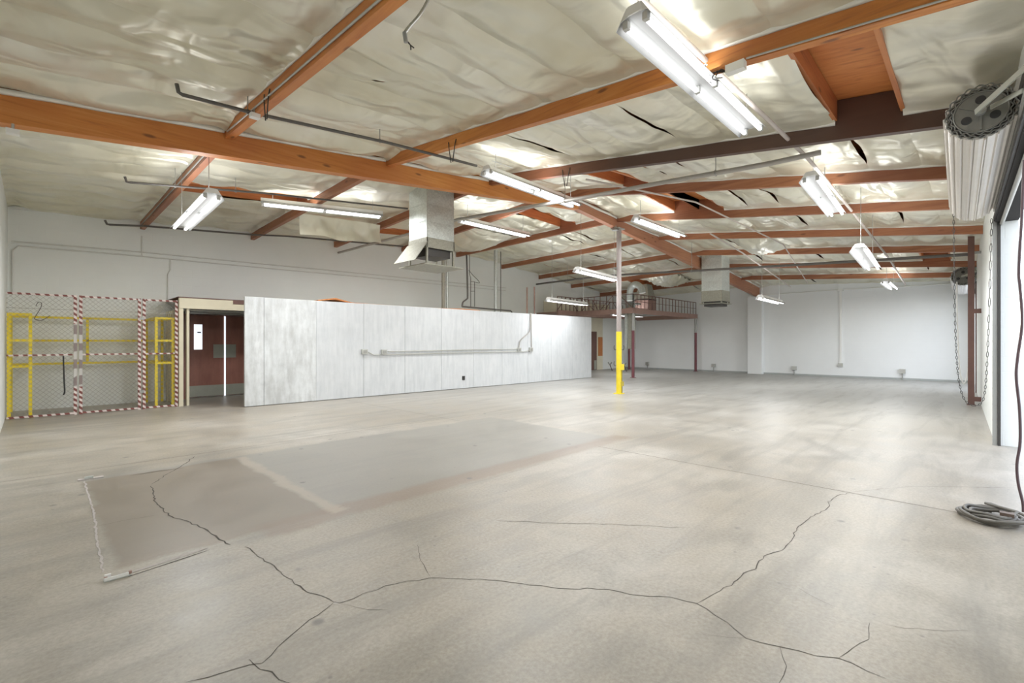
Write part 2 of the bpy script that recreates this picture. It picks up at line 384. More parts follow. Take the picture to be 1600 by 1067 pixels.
# door leaving the room in the left wall (double door), emissive strip and pane stand in for daylight
def rel(name, mat, parent, *boxes, **k):
    mb = MB()
    for b in boxes: mb.box(*b)
    return mb.build(name, mat, parent, **k)
dx0, dx1, dxm, dz = 2.72, 4.42, 3.57, 2.13
M['daylight'] = simple('daylight_glow', (.8, .85, .9), .2, 0, 0, 1, 0, ((.85, .92, 1.0), .8))
d1 = rel('door_1', M['doorb'], None, ((dx0 - .09, YW - .05, 0), (dx0, YW, dz + .08)), ((dx1, YW - .05, 0), (dx1 + .09, YW, dz + .08)), ((dx0, YW - .05, dz), (dx1, YW, dz + .08)), kind='structure')
for a, b in ((dx0 + .01, dxm - .012), (dxm + .012, dx1 - .01)):
    leaf = rel('door_leaf', M['doorb'], d1, ((a, YW - .045, .03), (b, YW - .005, dz - .01)))
    rel('kick_plate', M['plate'], leaf, ((a + .01, YW - .055, .04), (b - .01, YW - .045, .32)))
    pa, pb = (b - .25, b - .01) if a < 3 else (a + .01, a + .25)
    rel('push_plate', M['plate'], leaf, ((pa, YW - .055, 1.02), (pb, YW - .045, 1.37)))
rel('door_gap_glow', M['daylight'], d1, ((dxm - .018, YW - .065, .02), (dxm + .018, YW - .046, dz - .02)))  # glowing strip over the seam, imitates light leaking between the leaves
vis = rel('vision_pane', M['daylight'], d1, ((2.88, YW - .058, 1.24), (3.06, YW - .046, 1.88)), label='narrow white vision pane')
rel('pull_handle', M['dark'], vis, ((2.95, YW - .066, 1.66), (3.03, YW - .058, 1.69)))
# second door far along the left wall, in its ivory panelled surround
a, b, c = atY(925.5, 577, YW).x, atY(940, 577, YW).x, 0
wx0, wx1 = 19.0, 21.15
mb = MB().box((wx0, YW - .06, 0), (wx1, YW, 2.75)); d2 = mb.build('door_2', M['wallframe'], kind='structure')
rel('door_leaf', M['brownsteel'], d2, ((20.0, YW - .10, .01), (20.55, YW - .06, 1.98)))
rel('kick_plate', M['plate'], d2, ((20.3, YW - .11, .03), (20.5, YW - .10, .5)))
rel('notice_board', M['orange'], d2, ((20.72, YW - .10, .72), (21.08, YW - .06, 1.7)), label='orange-brown board beside the door')

# insulation sheets, one per joist bay
EXPOSE = {(2, 'r', 1), (3, 'r', 8), (4, 'r', 7), (4, 'r', 8), (1, 'l', 0), (1, 'l', 5), (3, 'l', 8), (4, 'l', 2), (8, 'l', 6), (7, 'r', 1)}
HOLES = [(7.95, 5.3), (2.6, 4.5)]
def sheet(x0, x1, y0, y1, seed, fine, gap=0):
    nx = 30 if fine else 16; ny = 8 if fine else 5
    us = []
    for i in range(nx + 1):
        t = i / nx; us.append(t)
    us = [0, .012, .03, .05] + [.05 + .9 * i / nx for i in range(1, nx)] + [.95, .97, .988, 1]
    vs = []
    for j in range(ny + 1):
        v = j / ny
        for u in us:
            x = x0 + (x1 - x0) * u; y = y0 + (y1 - gap * max(0, math.sin(math.pi * (u * 1.5 - .35))) - y0) * v
            e = min(u, 1 - u) * (x1 - x0)
            lip = -.045 * max(0, 1 - e / .10) ** 1.5
            if y <= YG: lip -= .14 * max(0, 1 - (YG - y) / .7) ** 1.5
            env = min(1, e / .35)
            pillow = -.045 * math.sin(math.pi * v) ** .55 * (.35 + .65 * env)
            n1 = noise.noise(Vector((x * .8, y * 2.4, 1.3))) * .085
            n2 = noise.noise(Vector((x * 2.2 + y * 1.5, y * 3.5 - x, 7.1))) * .035
            n3 = -abs(noise.noise(Vector((x * 1.1 + y * 2.0, y * 1.2, 4.2)))) * .07
            vs.append((x, y, zbot(x, y) + SHEET + lip + pillow + (n1 + n2 + n3) * env * (1 if fine else .8)))
    m = len(us); fs = [(j * m + i, (j + 1) * m + i, (j + 1) * m + i + 1, j * m + i + 1) for j in range(ny) for i in range(m - 1)
          if not any(abs(vs[j * m + i][0] + .04 - hx) < .07 and abs(vs[j * m + i][1] + .04 - hy) < .045 for hx, hy in HOLES)]
    mb = MB(); mb.add(vs, fs, True); mb.build('insulation_sheet', M['foil'], ceiling)
for i in range(10):
    x0, x1 = BX[i] + (.05 if i else 0), BX[i + 1] - (.05 if i < 9 else 0)
    for side in 'rl':
        j = 0
        y0 = -.03 if side == 'r' else YG + .11
        ylim = YG - .11 if side == 'r' else YW
        while y0 < ylim - .02:
            y1 = min(y0 + .61, ylim)
            lo = -.42 if (side == 'r' and j == 0) else y0
            if (i, side, j) in EXPOSE:
                for yy in (y0, y1):
                    z_a, z_b = zbot(x0, yy), zbot(x1, yy)
                    mb = MB(); w = .02
                    mb.hexa([(x0, yy - w, z_a + SHEET - .02), (x1, yy - w, z_b + SHEET - .02), (x1, yy + w, z_b + SHEET - .02), (x0, yy + w, z_a + SHEET - .02),
                             (x0, yy - w, z_a + DECK), (x1, yy - w, z_b + DECK), (x1, yy + w, z_b + DECK), (x0, yy + w, z_a + DECK)])
                    mb.build('joist', M['joist'], ceiling)
            else:
                gap = random.choice([0, 0, 0, 0, 0, .05, .07]) if i > 1 else 0
                sheet(x0, x1, lo, y1, i * 31 + j + (17 if side == 'l' else 0), i < 6, gap)
            y0 = y1; j += 1
# stapled facing flanges: the pale turned-down edges along beams and girder
M['flange'] = simple('pale_facing_edge', (.80, .79, .73), .45, .1, .1, 3)
def flange(pts, nrm, h=.05):
    vs = []; Q = []
    for a, b in zip(pts, pts[1:]):
        k = max(1, int((Vector(b) - Vector(a)).length / .12)); Q += [Vector(a).lerp(Vector(b), i / k) for i in range(k)]
    Q.append(Vector(pts[-1])); nn = Vector(nrm)
    for i, p in enumerate(Q):
        w = .012 * noise.noise(p * 2.3); u = .015 + .012 * noise.noise(p * 3.1 + Vector((5, 1, 0)))
        vs += [p + nn * .004 + Vector((0, 0, -h / 2 + w)), p + nn * u + Vector((0, 0, -h * .2 + w)), p + nn * (u + .02) + Vector((0, 0, h * .7 + w)), p + nn * .002 + Vector((0, 0, h * .7 + w))]
    fs = []
    for i in range(len(Q) - 1):
        for q in range(4): fs.append((4 * i + q, 4 * i + (q + 1) % 4, 4 * i + 4 + (q + 1) % 4, 4 * i + 4 + q))
    mb = MB(); mb.add(vs, fs, True); mb.build('facing_flange', M['flange'], ceiling)
for k in range(1, 10):
    x = BX[k]
    for ya, yb_, sd in ((-.1, YG - .12, 'r'), (YG + .12, YW - .05, 'l')):
        for dx, bay in ((-.045, k - 1), (.045, k)):
            gaps = [(YG + .11 if sd == 'l' else -.03) + .61 * j for (b_, s_, j) in EXPOSE if b_ == bay and s_ == sd]
            cuts = sorted(gaps); start = ya
            for g_ in cuts + [None]:
                end = g_ if g_ is not None else yb_
                if end - start > .2: flange([(x + dx, y, zbot(x, y) + SHEET - .045) for y in [start + (end - start) * i / 6 for i in range(7)]], (1 if dx > 0 else -1, 0, 0))
                if g_ is not None: start = g_ + .61
for k in range(10):
    for sg in (-1, 1):
        xa, xb = BX[k] + .06, BX[k + 1] - .06; y = YG + sg * .075
        flange([(xa + (xb - xa) * i / 5, y, zbot(xa + (xb - xa) * i / 5, y) + SHEET - (.15 if sg < 0 else .03)) for i in range(6)], (0, sg, 0), .045)
# loose, drooping sheets
def droop(x0, x1, y0, y1, depth, lab, zt=None, seed=1, crumple=.03):
    nx, ny = 22, 14; vs = []
    for j in range(ny + 1):
        for i in range(nx + 1):
            u, v = i / nx, j / ny; x = x0 + (x1 - x0) * u; y = y0 + (y1 - y0) * v
            z = zbot(x, y) + SHEET - .06 - depth * (math.sin(math.pi * u) * math.sin(math.pi * v)) ** .6
            vs.append((x, y, z + crumple * noise.noise(Vector((x * 7, y * 7, seed)))))
    mb = MB(); m = nx + 1; mb.add(vs, [(j * m + i, (j + 1) * m + i, (j + 1) * m + i + 1, j * m + i + 1) for j in range(ny) for i in range(nx)], True)
    return mb.build('insulation_sheet', M['foil'], ceiling, label=lab)
droop(9.3, 11.2, 10.9, 13.2, .38, 'insulation sheet bellying down between two beams')
droop(14.0, 15.9, 4.0, 5.2, .36, 'white insulation bag hanging down', seed=5, crumple=.08)
droop(19.0, 20.8, 9.2, 10.6, .30, 'crumpled silver insulation sheet', seed=9, crumple=.12)
# flap that hangs down like a curtain
mb = MB(); nx, ny = 30, 10; vs = []
for j in range(ny + 1):
    for i in range(nx + 1):
        u, v = i / nx, j / ny; x = 4.40 + 2.1 * u
        z = 4.44 - .50 * v + .10 * u
        vs.append((x, 11.3 + .05 * math.sin(u * 17) * v + .25 * v * (1 - v) + .05 * noise.noise(Vector((x * 3, z * 3, 1))), z + .03 * math.sin(u * 9) * v))
m = nx + 1; mb.add(vs, [(j * m + i, (j + 1) * m + i, (j + 1) * m + i + 1, j * m + i + 1) for j in range(ny) for i in range(nx)], True)
mb.build('insulation_flap', M['foil'], ceiling, label='torn silver insulation flap hanging like a curtain')

# roof beams
ords = ['first', 'second', 'third', 'fourth', 'fifth', 'sixth', 'seventh', 'eighth', 'ninth']
def beam(x, ya, yb, mat, lab, grp):
    z0, z1 = zbot(x, ya), zbot(x, yb); w = .045
    mb = MB().hexa([(x - w, ya, z0), (x + w, ya, z0), (x + w, yb, z1), (x - w, yb, z1), (x - w, ya, z0 + DECK - .004), (x + w, ya, z0 + DECK - .004), (x + w, yb, z1 + DECK - .004), (x - w, yb, z1 + DECK - .004)])
    return single(mb, 'roof_beam', mat, lab, 'beam', grp)
for k in range(1, 10):
    x = BX[k]
    r = ['orange-brown timber roof beam nearest the camera, between the girder and the roll-up door wall', 'bright orange timber roof beam, second from the camera, above the nearest lamp',
         'timber roof beam blackened along its door end, behind the bare plywood patch'][k - 1] if k < 4 else f'red-brown timber roof beam on the door side, {ords[k-1]} from the camera'
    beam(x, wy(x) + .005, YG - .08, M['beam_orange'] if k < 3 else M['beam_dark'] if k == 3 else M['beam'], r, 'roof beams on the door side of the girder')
    beam(x, YG + .08, YW - .005, M['beam'], f'brown timber roof beam between the girder and the left block wall, {ords[k-1]} from the camera', 'roof beams on the left side of the girder')
# girders
def girder(xa, za, xb, zb, mat, lab):
    w = .075
    ta = lambda x: interp(x, BX, ZG) + DECK - .004
    xs_ = sorted({xa, xb} | {b for b in BX if xa < b < xb}); vs = []
    for x in xs_:
        z = za + (zb - za) * (x - xa) / (xb - xa); vs += [(x, YG - w, z), (x, YG + w, z), (x, YG + w, ta(x)), (x, YG - w, ta(x))]
    n = len(xs_); fs = [(0, 3, 2, 1), tuple(4 * (n - 1) + q for q in range(4))]
    for i in range(n - 1):
        for q in range(4): fs.append((4 * i + q, 4 * i + (q + 1) % 4, 4 * i + 4 + (q + 1) % 4, 4 * i + 4 + q))
    mb = MB(); mb.add(vs, fs); return single(mb, 'roof_girder', mat, lab, 'girder')
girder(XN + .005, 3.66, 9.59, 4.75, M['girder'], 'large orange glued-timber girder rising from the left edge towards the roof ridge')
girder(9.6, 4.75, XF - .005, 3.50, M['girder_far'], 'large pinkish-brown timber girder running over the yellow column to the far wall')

# ------------------------------------------------------------------ partition of metal panels
def py_(x): return 11.46 - .0254 * (x - 3.26)
part = thing('partition_wall', 'long low white metal-panel partition standing in front of the left block wall', 'partition', (9.5, 11.3, 0))
edges = [3.27, 3.66, 4.83] + [4.83 + 1.225 * k for k in range(1, 10)]
for k in range(len(edges) - 1):
    a, b = edges[k] + .004, edges[k + 1] - .004; t = .05; bow = .0 if k > 1 else .015
    raw = k < 2
    mb = MB(); z1 = 2.43
    mb.hexa([(a, py_(a) - bow, .015), (b, py_(b) - bow, .015), (b, py_(b) + t, .015), (a, py_(a) + t, .015), (a, py_(a) - bow, z1), (b, py_(b) - bow, z1), (b, py_(b) + t, z1), (a, py_(a) + t, z1)])
    mb.build('wall_panel', M['panel_raw'] if raw else M['panel'], part, label='mottled bare-metal wall panel' if raw else None)
mb = MB(); mb.hexa([(3.3, py_(3.3) + .055, 0), (15.8, py_(15.8) + .055, 0), (15.8, py_(15.8) + .13, 0), (3.3, py_(3.3) + .13, 0), (3.3, py_(3.3) + .055, 2.41), (15.8, py_(15.8) + .055, 2.41), (15.8, py_(15.8) + .13, 2.41), (3.3, py_(3.3) + .13, 2.41)])
mb.build('backing_frame', M['steel'], part)
mb = MB(); mb.hexa([(4.9, py_(4.9) + .14, 2.36), (15.8, py_(15.8) + .14, 2.36), (15.8, YW - .02, 2.36), (4.9, YW - .02, 2.36), (4.9, py_(4.9) + .14, 2.41), (15.8, py_(15.8) + .14, 2.41), (15.8, YW - .02, 2.41), (4.9, YW - .02, 2.41)])
mb.build('roof_deck', M['trimw'], part)
# warped plywood board lying on top
p = atY(497, 466, 11.9); vs = []
mb = MB()
for i in range(13):
    u = i / 12; x = 4.95 + 5.2 * u; zt = 2.415 + (.10 * math.exp(-((u - .07) / .06) ** 2)) + .03 * max(0, math.sin(u * 9)) * u
    vs += [(x, 11.62 - .0254 * (x - 3.26), zt), (x, 12.4, zt + .01), (x, 12.4, zt + .03), (x, 11.62 - .0254 * (x - 3.26), zt + .03)]
fs = [(0, 3, 2, 1), (48, 49, 50, 51)]
for i in range(12):
    for q in range(4): fs.append((4 * i + q, 4 * i + (q + 1) % 4, 4 * i + 4 + (q + 1) % 4, 4 * i + 4 + q))
mb.add(vs, fs); single(mb, 'plywood_sheet', M['ply'], 'warped brown plywood sheet lying on top of the partition', 'board')
# surface conduit on the partition
def pp(px, py, off=.03):
    r = ray(px, py); # intersect with the partition plane y = py_(x) - off
    s = (11.46 + .0254 * 3.26 - off) / (r[1] + .0254 * r[0]); return Vector((r[0] * s, r[1] * s, H + r[2] * s))
cd = thing('wall_conduit', 'grey electrical conduit with junction boxes running along the white partition', 'conduit', pp(700, 548))
for (x, y, w) in ((569.5, 549.5, .13), (600, 550, .13), (811, 546.5, .14), (829.5, 546, .14)):
    p = pp(x, y); mb = MB().box((p.x - w / 2 * 1.2, p.y - .035, p.z - w / 2), (p.x + w / 2 * 1.2, p.y + .025, p.z + w / 2)); jb = mb.build('junction_box', M['conduit'], cd)
    MB().box((p.x - w * .38, p.y - .042, p.z - w * .3), (p.x + w * .38, p.y - .035, p.z + w * .3)).build('cover_plate', M['steel'], jb)
for pts in ([(606, 549), (811, 545)], [(576, 550), (583.5, 554.5), (811, 549), (818, 549.5), (829, 547)]):
    MB().tube([pp(*q) for q in pts], .014, 8).build('conduit_run', M['conduit'], cd)
MB().tube(smooth_path([pp(*q) for q in [(811, 543), (812, 535), (815, 530), (825, 521), (828, 515), (828.8, 500), (829, 489)]]), .016, 8).build('conduit_drop', M['pipe_grey'], cd)
MB().tube([pp(830.5, 543), pp(830, 489)], .014, 8).build('conduit_drop', M['pipe_grey'], cd)
p = pp(724.5, 590.5, .02); rec = thing('wall_outlet', 'small black power outlet low on the white partition', 'outlet', p)
MB().box((p.x - .045, p.y - .012, p.z - .06), (p.x + .045, p.y + .02, p.z + .06)).build('face_plate', M['black'], rec)
for dz_ in (-.025, .025): MB().box((p.x - .02, p.y - .018, p.z + dz_ - .015), (p.x + .02, p.y - .012, p.z + dz_ + .015)).build('socket', M['dark'], rec)
# pipes that rise above the partition to the ceiling
def zc(x, y): return zbot(x, y) + SHEET
def riser(px, py_top, r, mat, lab, Y=12.6, name='riser_pipe', zt=None, cat='pipe', n=12, flange=True, z0=2.41):
    p = atY(px, 450, Y); z = zt if zt else zc(p.x, Y) - .04
    t = thing(name, lab, cat, (p.x, Y, z0))
    MB().tube([(p.x, Y, z0), (p.x, Y, z)], r, n).build('pipe', mat, t)
    if flange:
        MB().tube([(p.x, Y, z0), (p.x, Y, z0 + .05)], r * 1.35, n).build('collar', mat, t)
        MB().tube([(p.x, Y, z0 + 1.0), (p.x, Y, z0 + 1.03)], r * 1.12, n).build('joint_band', mat, t)
    return t
riser(692.5, 400, .055, M['galv_dirty'], 'dark round vent pipe rising behind the hanging square duct')
riser(698.5, 400, .045, M['galv'], 'paler round vent pipe beside the dark one behind the square duct', Y=12.75)
riser(774.5, 400, .065, M['galv'], 'tall grey round vent pipe standing on the partition roof between thin pipes')
riser(782.5, 410, .014, M['pipe'], 'thin black pipe right beside the tall grey vent pipe', flange=False)
riser(823.5, 449, .028, M['rust'], 'short brown pipe stub on the partition, the nearer of two', Y=11.9, zt=atY(823.5, 449, 11.9).z)
riser(835, 448, .028, M['rust'], 'short brown pipe stub on the partition, the farther of two', Y=12.0, zt=atY(835, 448, 12.0).z)
Y = 12.5
b_ = thing('drain_pipe', 'black offset pipe dropping to the partition top and running along it', 'pipe', atY(729, 478, Y))
MB().tube(smooth_path([atY(*q, Y) for q in [(729, 398), (730, 430), (730.6, 462), (729.5, 467), (723.5, 472), (722, 479)]], 5), .028, 8).build('pipe', M['pipe'], b_)
MB().tube([atY(722, 479, Y), atY(757, 482, Y), atY(798, 485.5, Y), atY(800, 488, Y)], .026, 8).build('pipe_run', M['pipe'], b_)
b_ = thing('sprinkler_riser', 'thin looping pipe frame of two rungs beside the black offset pipe', 'pipe', atY(738, 478, Y))
MB().tube([atY(*q, Y) for q in [(733.5, 398), (733.5, 428), (735.5, 434), (735.5, 479)]], .012, 6).build('pipe', M['pipe'], b_)
MB().tube([atY(*q, Y) for q in [(741.5, 440), (741.5, 479)]], .012, 6).build('pipe', M['pipe'], b_)
MB().tube(smooth_path([atY(*q, Y) for q in [(732.5, 422), (739, 430), (747, 438), (749, 442), (743, 441)]]), .010, 6).build('hose', M['pipe'], b_)
for yy in (440, 455): MB().tube([atY(735.5, yy, Y), atY(741.5, yy, Y)], .010, 6).build('rung', M['pipe'], b_)
# conduits on the left block wall
def wall_run(pts, r, mat, lab, Y=YW - .02, name='wall_pipe'):
    return single(MB().tube([(x, Y, z) for x, z in pts], r, 6), name, mat, lab, 'conduit')
W1 = simple('painted_over_conduit', (.70, .70, .67), .6)
wall_run([(-.3, 3.50), (1.9, 3.57), (14, 3.72)], .016, W1, 'upper white-painted conduit line along the left block wall')
wall_run([(-.28, 2.4), (-.28, 3.30), (-.2, 3.42), (1.9, 3.47), (14, 3.60)], .016, W1, 'lower white-painted conduit line along the left wall, bending down at the corner')
x_ = atY(221.5, 380, YW).x; wall_run([(x_, 3.48), (x_, 3.95)], .012, W1, 'short painted conduit rising from the double line to the roof')
x_ = atY(262, 430, YW).x; wall_run([(x_ + .05, 3.48), (x_ + .05, 3.2), (x_, 3.1), (x_, 2.42)], .014, W1, 'painted conduit dropping from the double line to the door vestibule')

# ------------------------------------------------------------------ fluorescent strip lamps
def lamp(name, lab, a, b, Z, narrow=False):
    A_ = fl(*a, Z); B_ = fl(*b, Z); c = (A_ + B_) / 2; d = B_ - A_; L = d.length; ang = math.atan2(d.y, d.x)
    o = bpy.data.objects.new(name, None); C.objects.link(o); o.location = c; o.rotation_euler = (0, 0, ang)
    tag(o, lab, 'lamp', 'fluorescent strip lamps hung from the roof')
    h = L / 2
    mb = MB(); prof = [(-.145, -.012), (-.105, .04), (-.045, .055), (.045, .055), (.105, .04), (.145, -.012)]
    if narrow: prof = [(p[0] * .62, p[1] * .7) for p in prof]
    t = .003; vs = []
    for x in (-h - .03, h + .03):
        vs += [(x, y, z) for y, z in prof] + [(x, y, z + t) for y, z in prof]
    fs = []
    for i in range(5): fs += [(i, i + 1, 13 + i, 12 + i), (6 + i, 18 + i, 19 + i, 7 + i), (i, 6 + i, 7 + i, i + 1), (12 + i, 13 + i, 19 + i, 18 + i)]
    fs += [(0, 12, 18, 6), (5, 11, 23, 17)]
    mb.add(vs, fs); mb.build('reflector', M['reflector'], o)
    k = .6 if narrow else 1
    mb = MB(); mb.add([(x, y, z) for x in (-h - .04, h + .04) for y, z in ((-.065 * k, .056 * k), (.065 * k, .056 * k), (.045 * k, .12), (-.045 * k, .12))],
                      [(0, 1, 2, 3), (7, 6, 5, 4), (0, 4, 5, 1), (1, 5, 6, 2), (2, 6, 7, 3), (3, 7, 4, 0)]); mb.build('housing', M['white'], o)
    mb = MB(); mb.add([(x, y, z) for x in (-h - .034, -h - .03) for y, z in [(p[0], p[1]) for p in prof] + [(.06 * k, .118), (-.06 * k, .118)]], [tuple(range(8)), tuple(range(15, 7, -1))] + [(i, 8 + i, 8 + (i + 1) % 8, (i + 1) % 8) for i in range(8)]); mb.build('end_plate', M['white'], o)
    yy = .078 * k
    ld = bpy.data.lights.new('lamp_light', 'AREA'); ld.shape = 'RECTANGLE'; ld.size = L * .96; ld.size_y = .22 * k; ld.energy = LAMP_W * min(1.0, (Z / 3.6) ** 2); ld.color = (.965, .985, 1)
    lo = bpy.data.objects.new('lamp_light', ld); C.objects.link(lo); lo.parent = o; lo.location = (0, 0, -.03)
    lu = bpy.data.lights.new('ceiling_fill_light', 'AREA'); lu.shape = 'RECTANGLE'; lu.size = L * .96; lu.size_y = .28; lu.energy = CEILING_FILL * min(1.0, max(.15, (zc(c.x, c.y) - Z) / .9)); lu.color = (.965, .985, 1)  # added upward area light to brighten the ceiling, not part of the fixture
    lo = bpy.data.objects.new('ceiling_fill_light', lu); C.objects.link(lo); lo.parent = o; lo.location = (0, 0, .13); lo.rotation_euler = (math.pi, 0, 0)
    for s in (-1, 1):
        for (x0, x1) in ((-h + .02, -.035), (.035, h - .02)):
            MB().tube([(x0, s * yy, .004), (x1, s * yy, .004)], .019, 10).build('lamp_tube', M['tube'], o)
        for x in (-h, 0, h):
            MB().box((x - .02, s * yy - .02, -.012), (x + .02, s * yy + .02, .045 * k)).build('lamp_holder', M['socket'], o)
    ca, sa = math.cos(ang), math.sin(ang)
    for x in (-h * .85, h * .85):
        top = zc(c.x + ca * x, c.y + sa * x) - Z
        top = max(top, .15)
        MB().tube([(x, 0, .12), (x, 0, top - .03)], .0045, 5).build('hanging_chain', M['steel'], o)
    return o
lamp('strip_lamp', 'nearest and largest twin-tube strip lamp, under the bright orange beam', (994, 37), (1176, 206), 3.695)
lamp('strip_lamp', 'strip lamp hung just before the orange girder, crossing its lower edge', (762, 271), (900, 322), 4.10)
lamp('strip_lamp', 'strip lamp hung behind the top of the yellow column, beside the girder', (994.4, 344), (1065.5, 370), 4.29)
lamp('strip_lamp', 'twin-tube lamp on the door side, below the end of the black sprinkler pipe', (1267, 282), (1308, 336), 3.71)
lamp('strip_lamp', 'low-hung twin-tube lamp on the door side, second beyond the black sprinkler pipe', (1343, 392), (1365, 421), 2.98)
lamp('strip_lamp', 'small distant twin-tube lamp just before the far wall on the door side', (1384, 442), (1397, 452), 3.26)
lamp('strip_lamp', 'lamp set crosswise to all others, hung near the left block wall', (331, 309), (281, 358), 3.375)
lamp('strip_lamp', 'long lamp tilted away from the wall line, left of the hanging square duct', (411, 319), (595, 339), 4.22)
lamp('strip_lamp', 'strip lamp directly right of the hanging square duct', (722, 346), (824, 369.5), 4.42)
lamp('strip_lamp', 'strip lamp whose far end reaches the grey top of the yellow column', (902.5, 424), (963.8, 439), 3.29)
lamp('strip_lamp', 'low strip lamp in front of the platform railing, above the end of the partition', (857.6, 470), (915.3, 477), 2.805)
lamp('strip_lamp', 'distant strip lamp under the steel platform, behind the yellow column', (958.6, 492.3), (1002, 495.1), 2.60)
lamp('strip_lamp', 'short distant strip lamp before the pilaster of the far wall', (1188, 466.7), (1219.6, 474.4), 2.735)

# ------------------------------------------------------------------ yellow column and its fittings
M['shaft'] = simple('grey_brown_column_paint', (.31, .27, .26), .5, 0, .15)
cp = Vector((11.43, 7.11, 0)); zt = 4.585
col = thing('support_column', 'round steel column, yellow below and grey above, carrying the girder', 'column', cp)
MB().tube([cp, cp + Vector((0, 0, 1.72))], .076, 20).build('yellow_sleeve', M['yellow'], col)
MB().tube([cp + Vector((0, 0, 1.72)), cp + Vector((0, 0, zt - .02))], .066, 20).build('shaft', M['shaft'], col)
MB().box((cp.x - .11, cp.y - .11, 0), (cp.x + .11, cp.y + .11, .02)).build('base_plate', M['yellow'], col)
MB().box((cp.x - .16, cp.y - .09, zt - .03), (cp.x + .16, cp.y + .16, zt)).build('cap_plate', M['steel'], col)
side = Vector((Xh[0], Yh[0], 0)); fwd = Vector((Xh[1], Yh[1], 0))
for z, s in ((1.22, -1), (1.22, 1), (.78, -1)):
    q = cp + Vector((0, 0, z)) + side * .075 * s
    MB().tube(smooth_path([q, q + side * .05 * s + Vector((0, 0, .0)), q + side * .065 * s + Vector((0, 0, .06)), q + side * .055 * s + Vector((0, 0, .12))]), .008, 6).build('hook', M['dark'], col)
q = cp + side * .07 - fwd * .05
MB().box((q.x - .045, q.y - .045, .66), (q.x + .045, q.y + .045, .82)).build('switch_box', M['yellow'], col)
MB().tube([(q.x, q.y, .02), (q.x, q.y, .66)], .016, 8).build('conduit_run', simple('dark_yellow_conduit', (.30, .25, .05), .5), col)
MB().box((q.x - .04, q.y - .04, .22), (q.x + .04, q.y + .04, .34)).build('switch_box', simple('ochre_box', (.45, .36, .05), .5), col)
# sprinkler bell at the top of the column
q = atX(961, 360, 11.3)
bell = single(MB().tube([q + Vector((0, 0, .16)), q + Vector((0, 0, .12)), q + Vector((0, 0, .03)), q], [.02, .035, .07, .10], 12), 'alarm_horn', M['steel'], 'small grey conical horn at the top of the yellow column', 'horn')

# ------------------------------------------------------------------ hanging square ducts
def duct(x0, x1, y0, y1, ztop, zmid, zband, zplate, over, lab, sect):
    t = thing('hanging_duct', lab, 'duct', ((x0 + x1) / 2, (y0 + y1) / 2, zplate))
    n = max(2, round((ztop - zmid) / sect)); h = (ztop - zmid) / n
    for k in range(n):
        za = zmid + k * h; zb = za + h - .008
        mb = MB(); e = .0
        # four sides, each with a shallow cross break
        for (ax, ay, bx_, by_, nx, ny) in ((x0, y0, x1, y0, 0, -1), (x1, y0, x1, y1, 1, 0), (x1, y1, x0, y1, 0, 1), (x0, y1, x0, y0, -1, 0)):
            cxm, cym = (ax + bx_) / 2 + nx * .012, (ay + by_) / 2 + ny * .012
            mb.add([(ax, ay, za), (bx_, by_, za), (bx_, by_, zb), (ax, ay, zb), (cxm, cym, (za + zb) / 2)], [(0, 1, 4), (1, 2, 4), (2, 3, 4), (3, 0, 4)])
        mb.build('duct_section', M['galv'], t)
        MB().box((x0 - .006, y0 - .006, zb - .012), (x1 + .006, y1 + .006, zb + .008)).build('seam', M['galv'], t)
    MB().box((x0 - .01, y0 - .01, zband), (x0 + .02, y1 + .01, zmid)).box((x1 - .02, y0 - .01, zband), (x1 + .01, y1 + .01, zmid)).box((x0, y0 - .01, zband), (x1, y0 + .02, zmid)).box((x0, y1 - .02, zband), (x1, y1 + .01, zmid)).build('collar', M['galv_dirty'], t)
    MB().box((x0 + .06, y0 + .06, zband - .16), (x1 - .06, y1 - .06, zband + .1)).build('damper', M['dark'], t)
    for x in (x0 + .01, x1 - .01):
        for y in (y0 + .01, y1 - .01):
            MB().box((x - .02, y - .02, zplate), (x + .02, y + .02, zband)).build('strap', M['galv_dirty'], t)
    vs = []
    for (x, y) in ((x0 - over, y0 - over), (x1 + over, y0 - over), (x1 + over, y1 + over), (x0 - over, y1 + over)): vs.append((x, y, zplate))
    vs += [(a_, b__, c_ + .02) for a_, b__, c_ in vs]; MB().hexa(vs).build('deflector_plate', M['galv_dirty'], t)
    return t
du = duct(5.78, 6.5, 8.2, 8.85, 4.72, 3.62, 3.41, 3.03, .16, 'large square galvanised duct hanging behind the girder above the partition', .36)
x0, y0, y1 = 5.78, 8.15, 8.9
MB().hexa([(x0 - .02, y0, 3.52), (x0 - .005, y0, 3.52), (x0 - .005, y1, 3.52), (x0 - .02, y1, 3.52), (x0 - .34, y0 - .02, 3.10), (x0 - .325, y0 - .02, 3.10), (x0 - .325, y1 + .02, 3.10), (x0 - .34, y1 + .02, 3.10)]).build('side_flap', M['galv_dirty'], du)
duct(16.78, 17.5, 6.35, 7.05, 4.62, 3.24, 2.86, 2.78, .06, 'smaller square galvanised duct hanging at the far end of the girder', .34)
